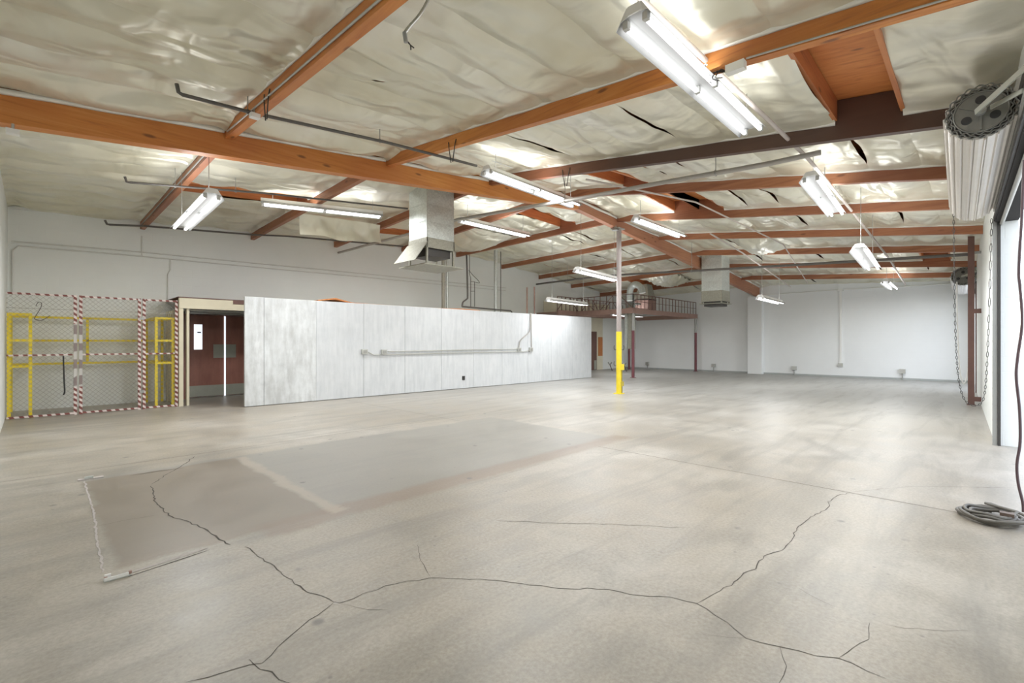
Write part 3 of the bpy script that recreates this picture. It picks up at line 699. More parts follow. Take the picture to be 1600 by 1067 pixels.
# duct through the platform: brown box with a pale elbow and silver drops
p = fl(1008, 482, 2.9) if False else atX(1008, 473, 20.0)
bx = thing('fan_box', 'brown ventilation box set above the steel platform railing', 'duct', (p.x, p.y, 2.83))
MB().box((p.x - .35, p.y - .35, 2.85), (p.x + .35, p.y + .35, 3.42)).build('box_body', M['rust'], bx)
MB().hexa([(p.x - .35, p.y - .35, 3.43), (p.x + .35, p.y - .35, 3.43), (p.x + .35, p.y + .35, 3.43), (p.x - .35, p.y + .35, 3.43), (p.x - .2, p.y - .2, 4.1), (p.x + .25, p.y - .2, 4.1), (p.x + .25, p.y + .2, 4.1), (p.x - .2, p.y + .2, 4.1)]).build('hood', M['galv_dirty'], bx)
for z in (2.9, 3.38): MB().box((p.x - .37, p.y - .37, z - .02), (p.x + .37, p.y + .37, z + .02)).build('band', M['dark'], bx)
e = [atX(*q, 18.6) for q in [(984, 470), (985, 452), (992, 444), (1001, 449), (1004, 458)]]
single(MB().tube(smooth_path(e, 5), .14, 14), 'duct_elbow', M['galv'], 'pale round duct elbow under the roof behind the yellow column', 'duct')
dd = thing('duct_drop', 'pair of long silver duct drops hanging through the platform behind the yellow column', 'duct', fl(983, 545, 1.15))
for (pa, pb, zb, m_) in ((976, 979.5, 546, 'galv'), (981, 989.5, 545, 'galv_dirty'), (988.5, 991, 545, 'galv')):
    X_ = 17.35; a = atX(pa, zb, X_); b = atX(pb, zb, X_)
    MB().box((X_, b.y, a.z), (X_ + abs(a.y - b.y) * .7, a.y, 2.98)).build('duct_leg', M[m_], dd)
MB().box((X_ - .03, atX(993, 480, X_).y, 2.98), (X_ + .45, atX(973, 480, X_).y, 3.05)).build('mounting_flange', M['steel'], dd)

# ------------------------------------------------------------------ steel platform
pl = thing('steel_platform', 'brown steel storage platform with a barred railing on maroon posts in the far corner', 'platform', (19.5, 11.5, 0))
zb = 2.6; zt_ = 2.8
FX0, FX1, FY, BY = 17.03, 22.98, 9.94, 13.17
def hb(p, q, w, h, nm, m_): return MB().bar(p, q, w, h).build(nm, M[m_], pl)
hb((FX0 - .1, FY, 2.7), (FX1 + .1, FY, 2.7), .08, .2, 'edge_beam', 'rust')
hb((15.7, BY - .4, 2.7), (FX0, BY - .4, 2.7), .08, .2, 'edge_beam', 'rust')
hb((FX0, BY - .4, 2.7), (FX1, BY - .4, 2.7), .08, .2, 'edge_beam', 'rust')
hb((FX1, FY, 2.7), (FX1, BY, 2.7), .08, .2, 'edge_beam', 'rust')
hb((FX0, FY + .05, 2.7), (FX0, BY - .45, 2.7), .08, .2, 'edge_beam', 'rust')
for x, y in ((17.03, 9.94), (22.16, 13.17), (22.98, 9.95)):
    po = MB().tube([(x, y, 0), (x, y, 1.9)], .06, 12).build('post', M['maroon'], pl)
    MB().tube([(x, y, 1.9), (x, y, 2.6)], .05, 12).build('post_top', M['steel'], po)
    MB().box((x - .09, y - .09, 0), (x + .09, y + .09, .015)).build('foot_plate', M['maroon'], po)
def rail(p, q, n, diag=False):
    p, q = Vector(p), Vector(q); up = Vector((0, 0, .58))
    MB().bar(p + up, q + up, .03).build('rail', M['brownsteel'], pl); MB().bar(p + up * .5, q + up * .5, .015).build('rail', M['brownsteel'], pl)
    for i in range(n + 1):
        c = p.lerp(q, i / n); MB().bar(c, c + up, .022).build('baluster', M['brownsteel'], pl)
    if diag:
        for i in range(0, n - 2, 3):
            a, b = p.lerp(q, i / n), p.lerp(q, (i + 2) / n)
            MB().bar(a + (up if i % 2 else Vector()), b + (Vector() if i % 2 else up), .022).build('brace', M['brownsteel'], pl)
rail((FX0, FY, 2.8), (FX1, FY, 2.8), 19)
rail((15.7, BY - .4, 2.8), (22.0, BY - .4, 2.8), 22, True)
rail((FX0, FY, 2.8), (FX0, BY - .4, 2.8), 9, True)
MB().box((FX0 - .04, FY - .04, 2.8), (FX0 + 1.2, FY + .3, 2.83)).build('deck_plate', M['rust'], pl)
cb = thing('storage_box', 'cream panelled box standing on the platform behind the railing', 'box', (19.0, 13.8, 2.76))
MB().box((16.4, 13.45, 2.75), (20.7, 14.15, 3.32)).build('body', M['wallframe'], cb)
for k in range(1, 6): MB().box((16.4 + k * .72 - .01, 13.44, 2.75), (16.4 + k * .72 + .01, 13.45, 3.32)).build('seam', M['creamdk'], cb)
MB().bar((15.8, 13.2, 2.72), (23.2, 13.2, 2.72), 1.7, .05).build('deck_plate', M['rust'], pl) if False else MB().box((15.9, 12.85, 2.69), (21.2, 14.15, 2.75)).build('deck_plate', M['rust'], pl)
MB().box((17.2, FY + .8, 2.62), (19.6, FY + .9, 2.66)).build('lamp_rail', M['steel'], pl)

# ------------------------------------------------------------------ far wall fittings
pil = MB().box((23.0, 6.95, 0), (XF, 7.55, 3.5)).build('trim_2', M['wall_far'], kind='structure')
cw = thing('wall_raceway', 'white vertical raceway with a switch box on the far wall', 'conduit', atX(1313.5, 572, XF - .03))
a = atX(1313.5, 455, XF - .03); b = atX(1313.5, 570, XF - .03)
MB().box((XF - .04, a.y - .035, b.z), (XF - .005, a.y + .035, a.z)).build('raceway', M['white'], cw)
MB().box((XF - .09, a.y - .09, a.z), (XF - .005, a.y + .09, a.z + .10)).build('top_box', M['white'], cw)
MB().box((XF - .08, b.y - .08, b.z - .07), (XF - .005, b.y + .08, b.z + .07)).build('switch_box', M['conduit'], cw)
single(MB().tube([atX(1182, 462, XF - .03), atX(1308, 453, XF - .03), atX(1440, 446, XF - .03), atX(1487, 443, XF - .03)], .02, 6), 'wall_pipe', M['white'], 'thin white conduit sloping along the top of the far wall', 'conduit')
for px, yb, yf, lab in ((1410, 580, 591, 'outlet box on a short stub by the door-side end of the far wall'), (1241, 575, 586, 'outlet box on a stub between the pilaster and the white raceway'), (1115, 571, 580, 'outlet box on a stub just past the last maroon post'), (1011.5, 568, 577, 'outlet box on a stub under the platform near the silver duct drops')):
    p = atX(px, yb, XF - .06); t = thing('floor_outlet', lab, 'outlet', (p.x, p.y, 0), 'outlet boxes along the far wall')
    MB().box((p.x - .05, p.y - .09, p.z - .08), (p.x + .05, p.y + .09, p.z + .08)).build('box_body', M['conduit'], t)
    MB().tube([(p.x, p.y, 0), (p.x, p.y, p.z - .08)], .02, 8).build('stub_pipe', M['steel'], t)
for px, X_, lab in ((953.5, 20.6, 'bent forked pipe stub by the far-left corner, left of the yellow column'), (976, 20.6, 'bent forked pipe stub by the far-left corner, right of the yellow column')):
    p = atX(px + 3, 578, 20.4); t = thing('pipe_stub', lab, 'pipe', (p.x, p.y, 0), 'forked pipe stubs in the far corner')
    MB().tube(smooth_path([(p.x, p.y, 0), (p.x, p.y + .05, .12), (p.x, p.y + .13, .30)]), .022, 8).build('pipe', M['cable_red'], t)
    MB().tube([(p.x, p.y + .13, .30), (p.x, p.y + .24, .42)], .03, 8).build('fork', M['steel'], t)
    MB().tube([(p.x, p.y + .13, .30), (p.x, p.y + .02, .42)], .03, 8).build('fork', M['steel'], t)

# ------------------------------------------------------------------ chain-link cage
FYc = 12.68
cage = thing('chain_link_fence', 'chain-link cage front with red and white wrapped frames, left of the door vestibule', 'fence', (1.0, FYc, 0))
def fpost(x, z0, z1, m_='stripe_v', w=.05): return MB().box((x - w / 2, FYc - w / 2, z0), (x + w / 2, FYc + w / 2, z1)).build('fence_post', M[m_], cage)
HF = 2.35
panels = [(-.33, .60), (.68, 1.60), (1.68, 2.25)]
for (a, b) in panels:
    for x in (a, b):
        if x < 0: continue
        if .5 < x < .8:
            fpost(x, 0, .55); fpost(x, .55, 1.78, 'stripe_grey'); fpost(x, 1.78, HF)
        else: fpost(x, 0, HF)
    MB().bar((a, FYc, HF - .02), (b, FYc, HF - .02), .035).build('top_rail', M['stripe_h'], cage)
    MB().bar((a, FYc, .03), (b, FYc, .03), .035).build('bottom_rail', M['stripe_h'], cage)
    MB().bar((a, FYc + .01, 1.18), (b, FYc + .01, 1.18), .03).build('middle_rail', M['stripe_h'], cage)
    MB().bar((a, FYc + .01, 2.06), (b, FYc + .01, 2.06), .008).build('tension_wire', M['fence'], cage)
    mb = MB(); pitch = .086; z0, z1 = .04, HF - .04; h = z1 - z0
    def clip(x, z, sg):
        # diagonal line through (x, z0) with slope sg, clipped to [a, b]
        pts = [(x, z0), (x + sg * h, z1)]
        (xa, za), (xb, zb2) = pts
        if xa > xb: xa, za, xb, zb2 = xb, zb2, xa, za
        if xb <= a or xa >= b: return None
        k = (zb2 - za) / (xb - xa)
        if xa < a: za += k * (a - xa); xa = a
        if xb > b: zb2 -= k * (xb - b); xb = b
        return (xa, za, xb, zb2)
    for sg in (1, -1):
        x = a - h
        while x < b + h:
            c = clip(x, z0, sg)
            if c: mb.tube([(c[0], FYc + sg * .002, c[1]), (c[2], FYc + sg * .002, c[3])], .0029, 3, False)
            x += pitch
    mb.build('wire_mesh', M['fence'], cage, kind='stuff')
for z in (.35, 1.9):
    MB().box((1.60, FYc - .04, z), (1.68, FYc - .02, z + .06)).build('gate_hinge', M['steel'], cage)
# yellow rack behind the fence
rk = thing('storage_rack', 'yellow steel rack frame with three shelf levels inside the chain-link cage', 'shelf', (1.0, 13.4, 0))
RB = 14.0; RF = 12.76
levels = (.97, 1.46, 1.95)
def yb(p, q, nm, w=.045): return MB().bar(p, q, w).build(nm, M['yellow'], rk)
for z in levels:
    yb((-.30, RB, z), (2.2, RB, z), 'back_rail'); yb((-.02, RF, z), (-.02, RB, z), 'side_rail'); yb((1.9, RF, z), (1.9, RB, z), 'side_rail')
    yb((-.30, RF, z), (-.02, RF, z), 'rung'); yb((1.9, RF, z), (2.2, RF, z), 'rung'); yb((2.2, RF, z), (2.2, RB, z), 'side_rail')
for x, y, z in ((-.02, RF, 1.97), (-.30, RF, 1.97), (1.9, RF, 1.97), (2.2, RF, 1.97), (1.9, RB, 1.97), (2.2, RB, 1.97), (-.30, RB, 1.97)):
    yb((x, y, 0), (x, y, z), 'leg', .05)
yb((.86, RB, 1.0), (.86, RB, 1.95), 'strut')
# strap and wire hook on the fence
Yk = FYc - .03
single(MB().tube(smooth_path([atY(*q, Yk) for q in [(99, 556), (99.5, 575), (100.5, 600), (101, 612), (99, 617)]]), .014, 6), 'rubber_strap', M['black'], 'black rubber strap hanging from the chain-link fence', 'strap')
single(MB().tube(smooth_path([atY(*q, Yk) for q in [(56, 478), (60, 472), (65, 474), (63, 482), (55, 495), (55, 499), (66, 500), (78, 493)]]), .006, 6), 'wire_hook', M['dark'], 'large bent wire hook caught near the top of the fence', 'hook')
# cream vestibule around the double door
ve = thing('door_vestibule', 'cream framed vestibule around the brown double door', 'frame', (2.8, 13.4, 0))
def vb(nm, m_, *bs): 
    mb = MB()
    for b in bs: mb.box(*b)
    return mb.build(nm, M[m_], ve)
vb('post', 'cream', ((2.29, 12.62, 0), (2.37, 12.76, 2.18)))
vb('post', 'cream', ((2.44, 12.66, 0), (2.49, 12.76, 2.18)))
vb('header', 'cream', ((2.29, 12.60, 2.18), (4.6, 12.72, 2.41)))
vb('header_notch', 'brownsteel', ((3.35, 12.585, 2.33), (4.3, 12.60, 2.41)))
vb('roof_board', 'brownsteel', ((2.27, 12.6, 2.415), (4.8, YW - .02, 2.435)))
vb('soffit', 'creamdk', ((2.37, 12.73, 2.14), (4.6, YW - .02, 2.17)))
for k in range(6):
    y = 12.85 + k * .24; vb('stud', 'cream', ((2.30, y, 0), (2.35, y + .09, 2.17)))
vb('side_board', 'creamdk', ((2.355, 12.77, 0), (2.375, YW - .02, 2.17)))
MB().bar((2.5, 13.2, 2.12), (3.9, 13.2, 2.12), .10, .04).build('door_rail', M['steel'], ve)

# ------------------------------------------------------------------ roll-up doors
def roll_door(x0, x1, R, zc_, mat, lab, near_detail=True):
    yc = lambda x: wy(x) + R + .015
    def P(x, a, r): return (x, yc(x) + r * math.cos(a), zc_ + r * math.sin(a))
    t = thing('roll_up_door', lab, 'door', (x0, yc(x0), zc_ - R))
    n = 18
    for k in range(n):
        a0 = 2 * math.pi * k / n; da = 2 * math.pi / n
        prof = [(0, R * .93), (.05, R * .94), (.09, R * 1.06), (.20, R * 1.06), (.26, R * .985), (.6, R * 1.0), (.92, R * .985), (.975, R * .93)]
        vs = []
        for x in (x0, x1):
            for u, r in prof: vs.append(P(x, a0 + da * u, r))
            for u, r in reversed(prof): vs.append(P(x, a0 + da * u, r * .93))
        m_ = 2 * len(prof); fs = [tuple(range(m_ - 1, -1, -1)), tuple(range(m_, 2 * m_))] + [(i, (i + 1) % m_, m_ + (i + 1) % m_, m_ + i) for i in range(m_)]
        mb = MB(); mb.add(vs, fs); mb.build('slat', mat, t)
    # coiled slat edges at the near end
    for q, (rr, am, ph) in enumerate(((.90, .035, 0), (.82, .03, 1.1), (.97, .03, 2.2))):
        pts = [P(x0 - .02 - .006 * q, 2 * math.pi * i / 180, R * (rr + am * math.sin(20 * 2 * math.pi * i / 180 + ph))) for i in range(180)]
        MB().tube(pts, R * .026, 6, False, True).build('coil_edge', M['disc'], t)
    def disc(x, r, th, nm, m_, yo=0, zo=0, parent=t):
        return MB().tube([(x, yc(x) + yo, zc_ + zo), (x - th, yc(x) + yo, zc_ + zo)], r, 40).build(nm, M[m_], parent)
    disc(x0 + .02, R * .93, .02, 'coil_face', 'dark')
    d = disc(x0 + .005, R * .76, .03, 'end_disc', 'disc')
    MB().tube([P(x0 - .028, 2 * math.pi * i / 60, R * .75) for i in range(60)], R * .03, 6, False, True).build('rim', M['disc'], d)
    for a in (math.pi / 2, math.pi * 7 / 6, math.pi * 11 / 6):
        disc(x0 - .022, R * .15, .008, 'hole', 'black', math.cos(a) * R * .45, math.sin(a) * R * .45, d)
        MB().bar(P(x0 - .03, a + 1.05, R * .15), P(x0 - .03, a + 1.05, R * .68), R * .07, .012).build('spoke', M['disc'], d)
    disc(x0 - .02, R * .16, .05, 'hub', 'steel', 0, 0, d)
    # strap holding the shaft to the wall
    ab = MB().bar((x0 - .10, yc(x0) + .03, zc_ - .02), (x0 - .55, wy(x0 - .55) + .02, zc_ + .06), .012, .045).build('support_arm', M['plate'], t)
    MB().bar((x0 - .10, yc(x0) - .06, zc_ - .01), (x0 - .35, wy(x0 - .35) + .02, zc_ - .03), .012, .035).build('support_arm', M['plate'], t)
    return t
roll_door(5.6, 9.25, .222, 3.35, M['slat'], 'nearest roll-up door coil with ribbed slats above the open doorway')
roll_door(18.9, 22.5, .262, 3.33, M['slat2'], 'distant rolled door coil under the roof, behind the brown steel guard post')
M['blackened'] = simple('blackened_steel', (.03, .028, .026), .95)
def steel_header(d, lab):
    h = thing('door_header', lab, 'lintel', ((d[0] + d[1]) / 2, wy(d[0]), LINT))
    for z, hh, o_, m_ in ((3.13, .06, .012, 'dark'), (3.26, .05, .010, 'steel'), (3.42, .09, .008, 'dark')):
        MB().bar((d[0], wy(d[0]) + o_, z), (d[1], wy(d[1]) + o_, z), .022, hh).build('angle_iron', M[m_], h)
    MB().bar((d[0] + .01, wy(d[0]) - .11, LINT - .012), (d[1] - .01, wy(d[1]) - .11, LINT - .012), .225, .02).build('lintel_plate', M['blackened'], h)
    MB().tube([(d[0] + .02, wy(d[0]) - .06, LINT - .05), (d[1] - .02, wy(d[1]) - .06, LINT - .05)], .022, 10).build('weather_bar', M['conduit'], h)
steel_header(D1, 'dark steel header and angle irons over the nearest doorway')
steel_header(D2, 'dark steel header over the farthest doorway')
def track(x, lab, s=1):
    t = thing('door_track', lab, 'track', (x, wy(x), 0))
    y = wy(x)
    MB().box((min(x, x + .07 * s), y, 0), (max(x, x + .07 * s), y + .02, 3.1)).build('outer_angle', M['brownsteel'], t)
    MB().box((min(x - .06 * s, x), y - .05, 0), (max(x - .06 * s, x), y - .02, 3.1)).build('guide_rail', M['dark'], t)
    MB().box((min(x - .03 * s, x), y - .018, 0), (max(x - .03 * s, x), y + .03, 3.1)).build('guide_rail', M['steel'], t)
    for k in range(14):
        z = .12 + .22 * k; MB().tube([(x + .035 * s, y + .02, z), (x + .035 * s, y + .03, z)], .014, 6).build('bolt', M['steel'], t)
track(D1[1], 'dark bolted steel door track on the far jamb of the nearest doorway')
track(D2[0], 'steel door track at the distant doorway', -1)
# painted strip and slats on the jamb reveal
# brown guard post with brackets
gx, gy = 14.99, .13
gp = thing('guard_post', 'tall brown steel post bracketed to the door wall', 'post', (gx, gy, 0))
MB().box((gx - .05, gy - .055, 0), (gx + .05, gy + .055, 3.86)).build('post', M['brownsteel'], gp)
for z in (.14, 2.13): MB().bar((gx, gy - .05, z), (gx, wy(gx), z), .09, .10).build('bracket', M['brownsteel'], gp)
MB().bar((gx, gy - .05, 3.45), (gx, wy(gx), 3.45), .09, .05).build('bracket', M['steel'], gp)
MB().box((gx - .07, gy - .075, 0), (gx + .07, gy + .075, .012)).build('foot_plate', M['brownsteel'], gp)
# door chains
def chain(pts, r, link, lab, mat, name='door_chain'):
    P_ = smooth_path(pts, 14); t = thing(name, lab, 'chain', min(P_, key=lambda p: p.z))
    L = 0; out = [P_[0]]
    for a, b in zip(P_, P_[1:]):
        L += (b - a).length
        if L >= link: out.append(b); L = 0
    mb = MB()
    for i, (a, b) in enumerate(zip(out, out[1:])):
        d = (b - a).normalized(); u = Vector((1, 0, 0)) if i % 2 else Vector((0, 1, 0))
        s_ = d.cross(u).normalized() * link * .28; e_ = d * link * .12
        mb.tube([a - e_ * .5 + s_ * .5, a.lerp(b, .3) + s_, a.lerp(b, .7) + s_, b + e_ * .5 + s_ * .5, b + e_ * .5 - s_ * .5, a.lerp(b, .7) - s_, a.lerp(b, .3) - s_, a - e_ * .5 - s_ * .5], r, 4, False, True)
    mb.build('chain_links', mat, t, kind='stuff'); return t
ch = [atX(*q, 9.15) for q in [(1490, 330), (1491, 425), (1493, 520), (1497, 585), (1504, 618), (1514, 631)]]
ch += [Vector((9.15, wy(9.15) + .17, .56)), Vector((9.15, wy(9.15) + .11, .75)), Vector((9.15, wy(9.15) + .075, 1.6)), Vector((9.15, wy(9.15) + .045, 3.1))]
chain(ch, .0035, .032, 'long dark hand chain looping down from the nearest roll-up door', M['dark'])
single(MB().tube(smooth_path([atX(*q, 18.7) for q in [(1495, 440), (1496, 500), (1499, 570), (1504, 596), (1508, 597), (1513, 575), (1517, 520), (1518, 450)]], 8), .018, 6), 'pull_rope', M['rope'], 'white rope loop hanging below the distant roll-up door', 'rope')
# cable hanging at the doorway and its coil on the floor
def dw(px, py, off):   # point on the door-wall plane shifted into the room
    r = ray(px, py); s = (-.16 - .0225 * 9.38 + off) / (r[1] - .0225 * r[0]); return Vector((r[0] * s, r[1] * s, H + r[2] * s))
cc = fl(1556, 812); X5 = 5.35
hang = [atX(*q, X5) for q in [(1600, 250), (1597, 330), (1592, 420), (1594, 450), (1597, 505), (1590, 560), (1588, 590), (1593, 640), (1594, 690), (1589, 725), (1591, 755), (1598, 785)]]
hc = single(MB().tube(smooth_path(hang + [atX(1599, 800, X5)], 6), .009, 8), 'power_cable', M['cable_red'], 'dark red power cable hanging down beside the open doorway', 'cable')
random.seed(3)
pts = []
for i in range(150):
    a = i * .17 * 1.5; k = i / 150
    rx, ry = .165 + .05 * math.sin(i * .13) + .02 * k, .165 + .045 * math.cos(i * .11)
    pts.append(Vector((cc.x + rx * math.cos(a) + .02 * math.sin(i * .05), cc.y + .02 + ry * math.sin(a), .016 + .045 * k + .008 * math.sin(i * .9))))
coil = thing('cable_coil', 'coiled grey extension cable lying on the floor by the doorway', 'cable', (cc.x, cc.y, 0))
MB().tube(pts, .0115, 7).build('cable_loops', M['cable'], coil)
MB().box((cc.x - .08, cc.y - .10, .06), (cc.x - .02, cc.y - .02, .085)).build('connector', simple('brown_plug', (.13, .09, .07), .5), coil)
MB().tube([pts[-1], Vector((cc.x + .05, cc.y - .12, .08)), Vector((X5, wy(X5) + .1, .03))], .0115, 7).build('cable_end', M['cable'], coil)

# ------------------------------------------------------------------ overhead pipes
def opipe(pts, r, mat, lab, hangers=(), name='overhead_pipe', ends=None, smooth=False):
    t = thing(name, lab, 'pipe', pts[0])
    MB().tube(smooth_path(pts, 6) if smooth else pts, r, 10).build('pipe', mat, t)
    for (i, f) in hangers:
        p = Vector(pts[i]).lerp(Vector(pts[i + 1]), f); z = max(zc(p.x, p.y), p.z + .1)
        MB().tube([p, (p.x, p.y, z)], .006, 5).build('hanger_rod', M['steel'], t)
        MB().tube([(p.x + r * 1.3 * math.cos(a), p.y + .0, p.z + r * 1.3 * math.sin(a)) for a in [k * math.pi / 4 for k in range(8)]], .006, 5, False, True).build('hanger_ring', M['steel'], t)
    return t
V = Vector
opipe([atX(985, -19, 2.9), atX(1002.5, 0, 3.1), atX(1200, 187, 5.9), atX(1262, 247, 7.3), atX(1331, 330, 11.4), atX(1387, 401, 16.5), atX(1415, 445, 21.5)], .024, M['pipe_pale'],
      'long pale pipe running beside the nearest lamp to the far wall', [(1, .4), (2, .6), (3, .3), (4, .2), (5, .3)])
opipe([atX(1282.5, 238, 7.0), atX(1200, 256, 7.0), atX(1047, 283, 6.95), atX(900, 311, 6.9), atX(845, 320, 6.85), atX(715, 343, 6.8), atX(637, 366, 6.75), atX(525, 396, 6.7)], .034, M['pipe_grey'],
      'thick grey sprinkler main crossing the whole hall under the girder', [(1, .5), (3, .3), (5, .5)])
opipe([atX(1521, 397, 15.0), atX(1200, 416.5, 15.0), atX(942, 431, 15.0), atX(838, 444, 15.0)], .036, M['pipe'], 'second dark sprinkler main crossing the hall beyond the yellow column', [(0, .5), (1, .4), (2, .5)])
opipe([atY(276, 131, 6.0), atY(279, 144, 6.0), atY(285, 148, 6.0), atY(397.5, 177, 6.0), atY(602, 222, 5.9), atY(745, 259, 5.8)], .020, M['pipe'], 'branch pipe with a hooked end hanging before the girder near the camera', [(2, .9), (3, .95)])
opipe([atY(415, 163, 6.3), atY(560, 188, 6.3), atY(707, 229, 6.2), atY(800, 262, 6.1)], .010, M['conduit'], 'thin pale conduit above the hooked branch pipe before the girder', [])
opipe([atY(195, 276, 9.5), atY(198, 284, 9.5), atY(204, 285, 9.5), atY(290, 292, 9.5), atY(415.6, 302, 9.4), atY(637, 326, 9.3)], .018, M['pipe'], 'branch pipe with a hooked end behind the girder, left of the crosswise lamp', [(2, .8), (3, .6)])
opipe([atY(164, 344, 13.5), atY(167, 350, 13.5), atY(171, 351, 13.5), atY(225, 353, 13.5), atY(400, 367, 13.4), atY(450, 369, 13.4), atY(630, 385, 13.3)], .022, M['pipe'], 'lowest branch pipe running close to the top of the left block wall', [(3, .4)])
opipe([atX(1390, 290, 11.4) + V((0, 0, 0)), atX(1400, 330, 13.0), atX(1415, 368, 16.0)], .012, M['pipe_pale'], 'thin bent conduit under the roof on the door side', smooth=True)
opipe([V((6.4, 4.6, 4.10)), V((9.0, 3.9, 4.13)), V((14, 3.7, 4.02)), V((20.5, 4.6, 3.65))], .016, M['pipe_pale'], 'slender pale pipe running lengthwise between the girder and the long pale pipe')
opipe([atX(1110, 365, 12.0), atX(1160, 395, 15.0), atX(1235, 448, 21.0)], .022, M['pipe_pale'], 'pale branch pipe passing right of the far square duct')
# thin conduit clipped along the second beam with a white box
p0 = V((4.25 - .06, 2.0, zbot(4.25, 2.0) - .0)); bx2 = thing('ceiling_junction_box', 'white junction box with loose wires beside the nearest lamp', 'box', p0)
q = atX(1150, 107, 4.16)
MB().box((q.x - .04, q.y - .075, q.z - .03), (q.x + .03, q.y + .075, q.z + .04)).build('box_body', M['white'], bx2)
for k, dy in enumerate((.10, .13, .17)):
    MB().tube(smooth_path([q + V((0, .07, 0)), q + V((-.02, dy + .02, .03)), q + V((-.02, dy + .06, -.02)), q + V((-.03, dy, -.05 - .01 * k))]), .005, 5).build('loose_wire', M['dark'], bx2)
bu = q + V((-.05, .24, .02)); MB().tube([bu, bu + V((0, 0, .08)), bu + V((0, 0, .085))], [.009, .009, .02], 8).build('lamp_clip', M['white'], bx2)
cnd = [V((4.25 - .055, y, zbot(4.25, y) + .015)) for y in (q.y - .07, 1.2, .6, .0)]
opipe(cnd, .008, M['conduit'], 'thin conduit clipped to the lower edge of the bright orange beam')
cnd = [V((1.85 + .055, y, zbot(1.85, y) + .05)) for y in (6.9, 5, 3.6, 2.4)]
opipe([V((1.85 - .056, y, zbot(1.85, y) + .05)) for y in (7.0, 5, 3.6, 2.4)], .011, M['conduit'], 'grey conduit clipped along the side of the nearest beam')
opipe([V((1.85 - .056, y, zbot(1.85, y) + .06)) for y in (7.4, 9, 11, 13.9)], .011, M['steel'], 'grey conduit clipped along the nearest beam behind the girder')
# small white boxes on the timber
for px, py, Y_, lab in ((398, 182, 5.95, 'small white lamp holder under the nearest beam where the hooked pipe crosses it'), (20, 207, 7.1, 'small white fitting under the left end of the large orange girder')):
    q = atY(px, py, Y_); t = thing('ceiling_junction_box', lab, 'box', q)
    MB().box((q.x - .05, q.y - .04, q.z - .02), (q.x + .05, q.y + .04, q.z + .03)).build('box_body', M['white'], t)
    MB().tube([q + V((0, 0, .03)), q + V((0, 0, .09))], .012, 8).build('stem', M['conduit'], t)
# wire hangers spread from the beams
for px, py, X_ in ((416, 150, 1.85), (706, 225, 4.25), (884, 268, 6.6)):
    q = atX(px, py, X_ - .06); z = q.z
    t = thing('wire_hanger', {416: 'dark V-shaped wire hanger on the nearest beam', 706: 'dark V-shaped wire hanger on the second beam near the girder', 884: 'dark V-shaped wire hanger on the third beam near the girder'}[px], 'hanger', (q.x, q.y, z - .22))
    for s_ in (-1, 1): MB().tube([(q.x, q.y + s_ * .02, z - .26), (q.x, q.y + s_ * .07, z - .02), (q.x + .008, q.y + s_ * .085, z + .05)], .007, 5).build('wire', M['dark'], t)
# dangling armoured cable
fc = [atY(*q, 2.45) for q in [(672, -12), (667, 4), (655, 24), (641, 40), (632, 52)]]
fx = thing('dangling_cable', 'loose armoured cable end dangling from the roof near the camera', 'cable', fc[-1])
P_ = smooth_path(fc, 14); MB().tube(P_, [.0115 if i % 2 else .0085 for i in range(len(P_))], 8).build('armoured_sheath', M['conduit'], fx)
MB().tube([fc[-1] + V((0, 0, .005)), fc[-1] + V((.01, 0, -.05))], .013, 8).build('connector', M['steel'], fx)
for e2 in ((642, 78), (647, 75)): MB().tube(smooth_path([atY(634, 62, 2.45), atY(641, 70, 2.45), atY(*e2, 2.45)]), .004, 5).build('wire_end', M['dark'], fx)
# ------------------------------------------------------------------ floor marks
def ribbon(pts, w, name, mat, jit=.012, z=.0012, step=.05):
    P_ = [fl(*p) if len(p) == 2 else V(p) for p in pts]; Q = []
    for a, b in zip(P_, P_[1:]):
        k = max(1, int((b - a).length / step))
        for i in range(k):
            c = a.lerp(b, i / k); j = jit if i else jit * .4
            Q.append(c + V((random.uniform(-j, j), random.uniform(-j, j), 0)))
    Q.append(P_[-1]); vs = []; fs = []
    for i, c in enumerate(Q):
        d = (Q[min(i + 1, len(Q) - 1)] - Q[max(i - 1, 0)]).normalized(); n_ = V((-d.y, d.x, 0)) * w / 2 * (random.uniform(.5, 1.3) if jit else 1) * (.3 if i in (0, len(Q) - 1) and jit else 1)
        vs += [(c.x + n_.x, c.y + n_.y, z), (c.x - n_.x, c.y - n_.y, z)]
    for i in range(len(Q) - 1): fs.append((2 * i, 2 * i + 1, 2 * i + 3, 2 * i + 2))
    mb = MB(); mb.add(vs, fs); return mb.build(name, mat, floor)
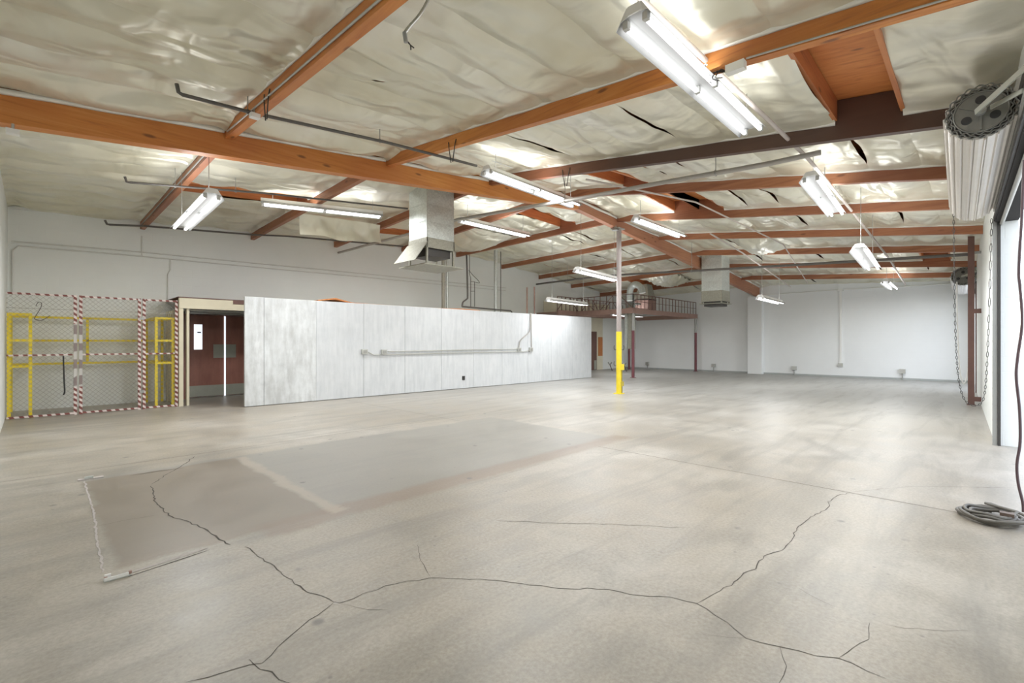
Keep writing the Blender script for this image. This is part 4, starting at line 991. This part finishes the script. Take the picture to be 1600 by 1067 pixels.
CR = [([(305, 713), (282, 729), (259, 742), (236, 757)], .010), ([(236, 759), (244, 786), (263, 805), (297, 816), (324, 828), (343, 843), (360, 851)], .013),
      ([(383, 854), (412, 873), (442, 898), (473, 921), (522, 941)], .009), ([(522, 941), (469, 980), (410, 1036), (389, 1039), (324, 1058), (290, 1066)], .006), ([(389, 1031), (397, 1036), (423, 1049), (454, 1068)], .007),
      ([(522, 941), (530, 943), (568, 927), (618, 912), (671, 903), (721, 904), (774, 907), (827, 914), (873, 919), (950, 921), (999, 930), (1049, 933), (1070, 939), (1089, 943), (1136, 973), (1165, 997), (1218, 1011), (1274, 1024), (1310, 1028), (1357, 1049), (1384, 1060)], .0065),
      ([(530, 943), (576, 953), (606, 953)], .003), ([(1218, 1011), (1227, 1041), (1217, 1068)], .005), ([(1310, 1028), (1333, 1011), (1357, 999), (1359, 973)], .004), ([(1380, 975), (1415, 982), (1480, 986), (1518, 986)], .0025),
      ([(1089, 943), (1117, 927), (1142, 915), (1157, 900), (1180, 889), (1186, 877), (1201, 866), (1220, 860), (1237, 845), (1247, 822), (1266, 807), (1295, 793), (1293, 784), (1308, 774), (1331, 770)], .008),
      ([(1331, 769), (1384, 763), (1430, 760), (1499, 761), (1586, 762)], .004), ([(1106, 992), (1140, 996), (1165, 997)], .003), ([(652, 851), (658, 877), (673, 902)], .004),
      ([(774, 813), (835, 816), (911, 818), (972, 820), (1070, 825)], .006), ([(1250, 920), (1275, 935), (1310, 950)], .003), ([(243, 805), (200, 812), (150, 822)], .004)]
for pts, w in CR: ribbon(pts, w * .72, 'floor_crack', M['crack'], .012 if w > .004 else .006)
for pts, w in (([(5.43, 3.7, 0), (5.43, -.3, 0)], .012), ([(-.3, 7.08, 0), (11.2, 7.12, 0)], .010), ([(11.6, 7.12, 0), (23.2, 7.15, 0)], .010), ([(5.43, 6.7, 0), (5.43, 11.3, 0)], .008), ([(12.2, -.1, 0), (12.2, 11, 0)], .008)):
    ribbon(pts, w, 'slab_joint', M['joint'], .0, .001, .5)
ribbon([(195, 898), (250, 880), (325, 856)], .034, 'grout_remains', M['grit'], .004, .0016, .08)
ribbon([(200, 901), (252, 884), (328, 859)], .010, 'grout_line', M['crack'], .002, .0014, .08)
ribbon([(204, 743), (250, 736), (290, 731)], .012, 'grout_line', M['crack'], .003, .003, .1)
ribbon([(132, 752), (146, 800), (155, 860), (160, 895)], .014, 'grout_remains', M['grit'], .008, .002, .04)
# metal bracket left on the floor
p = fl(184, 903); br = thing('floor_bracket', 'small silver metal bracket left on the floor at the corner of the worn patch', 'bracket', (p.x, p.y, 0))
MB().box((p.x - .065, p.y - .018, 0), (p.x + .065, p.y + .022, .008)).build('base_plate', M['galv'], br)
MB().box((p.x - .065, p.y - .022, .008), (p.x + .05, p.y - .016, .026)).build('flange', M['white'], br)
MB().box((p.x - .06, p.y + .006, .008), (p.x - .03, p.y + .020, .034)).build('ear', M['white'], br)
MB().box((p.x - .025, p.y - .008, .008), (p.x + .04, p.y + .012, .016)).build('slide', M['dark'], br)
for dx in (-.055, .058): MB().tube([(p.x + dx, p.y, .008), (p.x + dx, p.y, .024)], .009, 8).build('bolt', M['rust'], br)
p = fl(142, 748); br = thing('floor_bracket', 'small broken grey anchor on the floor at the far-left corner of the worn patch', 'bracket', (p.x, p.y, 0))
MB().box((p.x - .10, p.y - .03, 0), (p.x + .10, p.y + .03, .010)).build('base_plate', M['grit'], br)
MB().box((p.x - .05, p.y - .02, .010), (p.x + .02, p.y + .02, .028)).build('ear', M['galv'], br)
for o in S.objects:
    if '_o' in o: del o['_o']
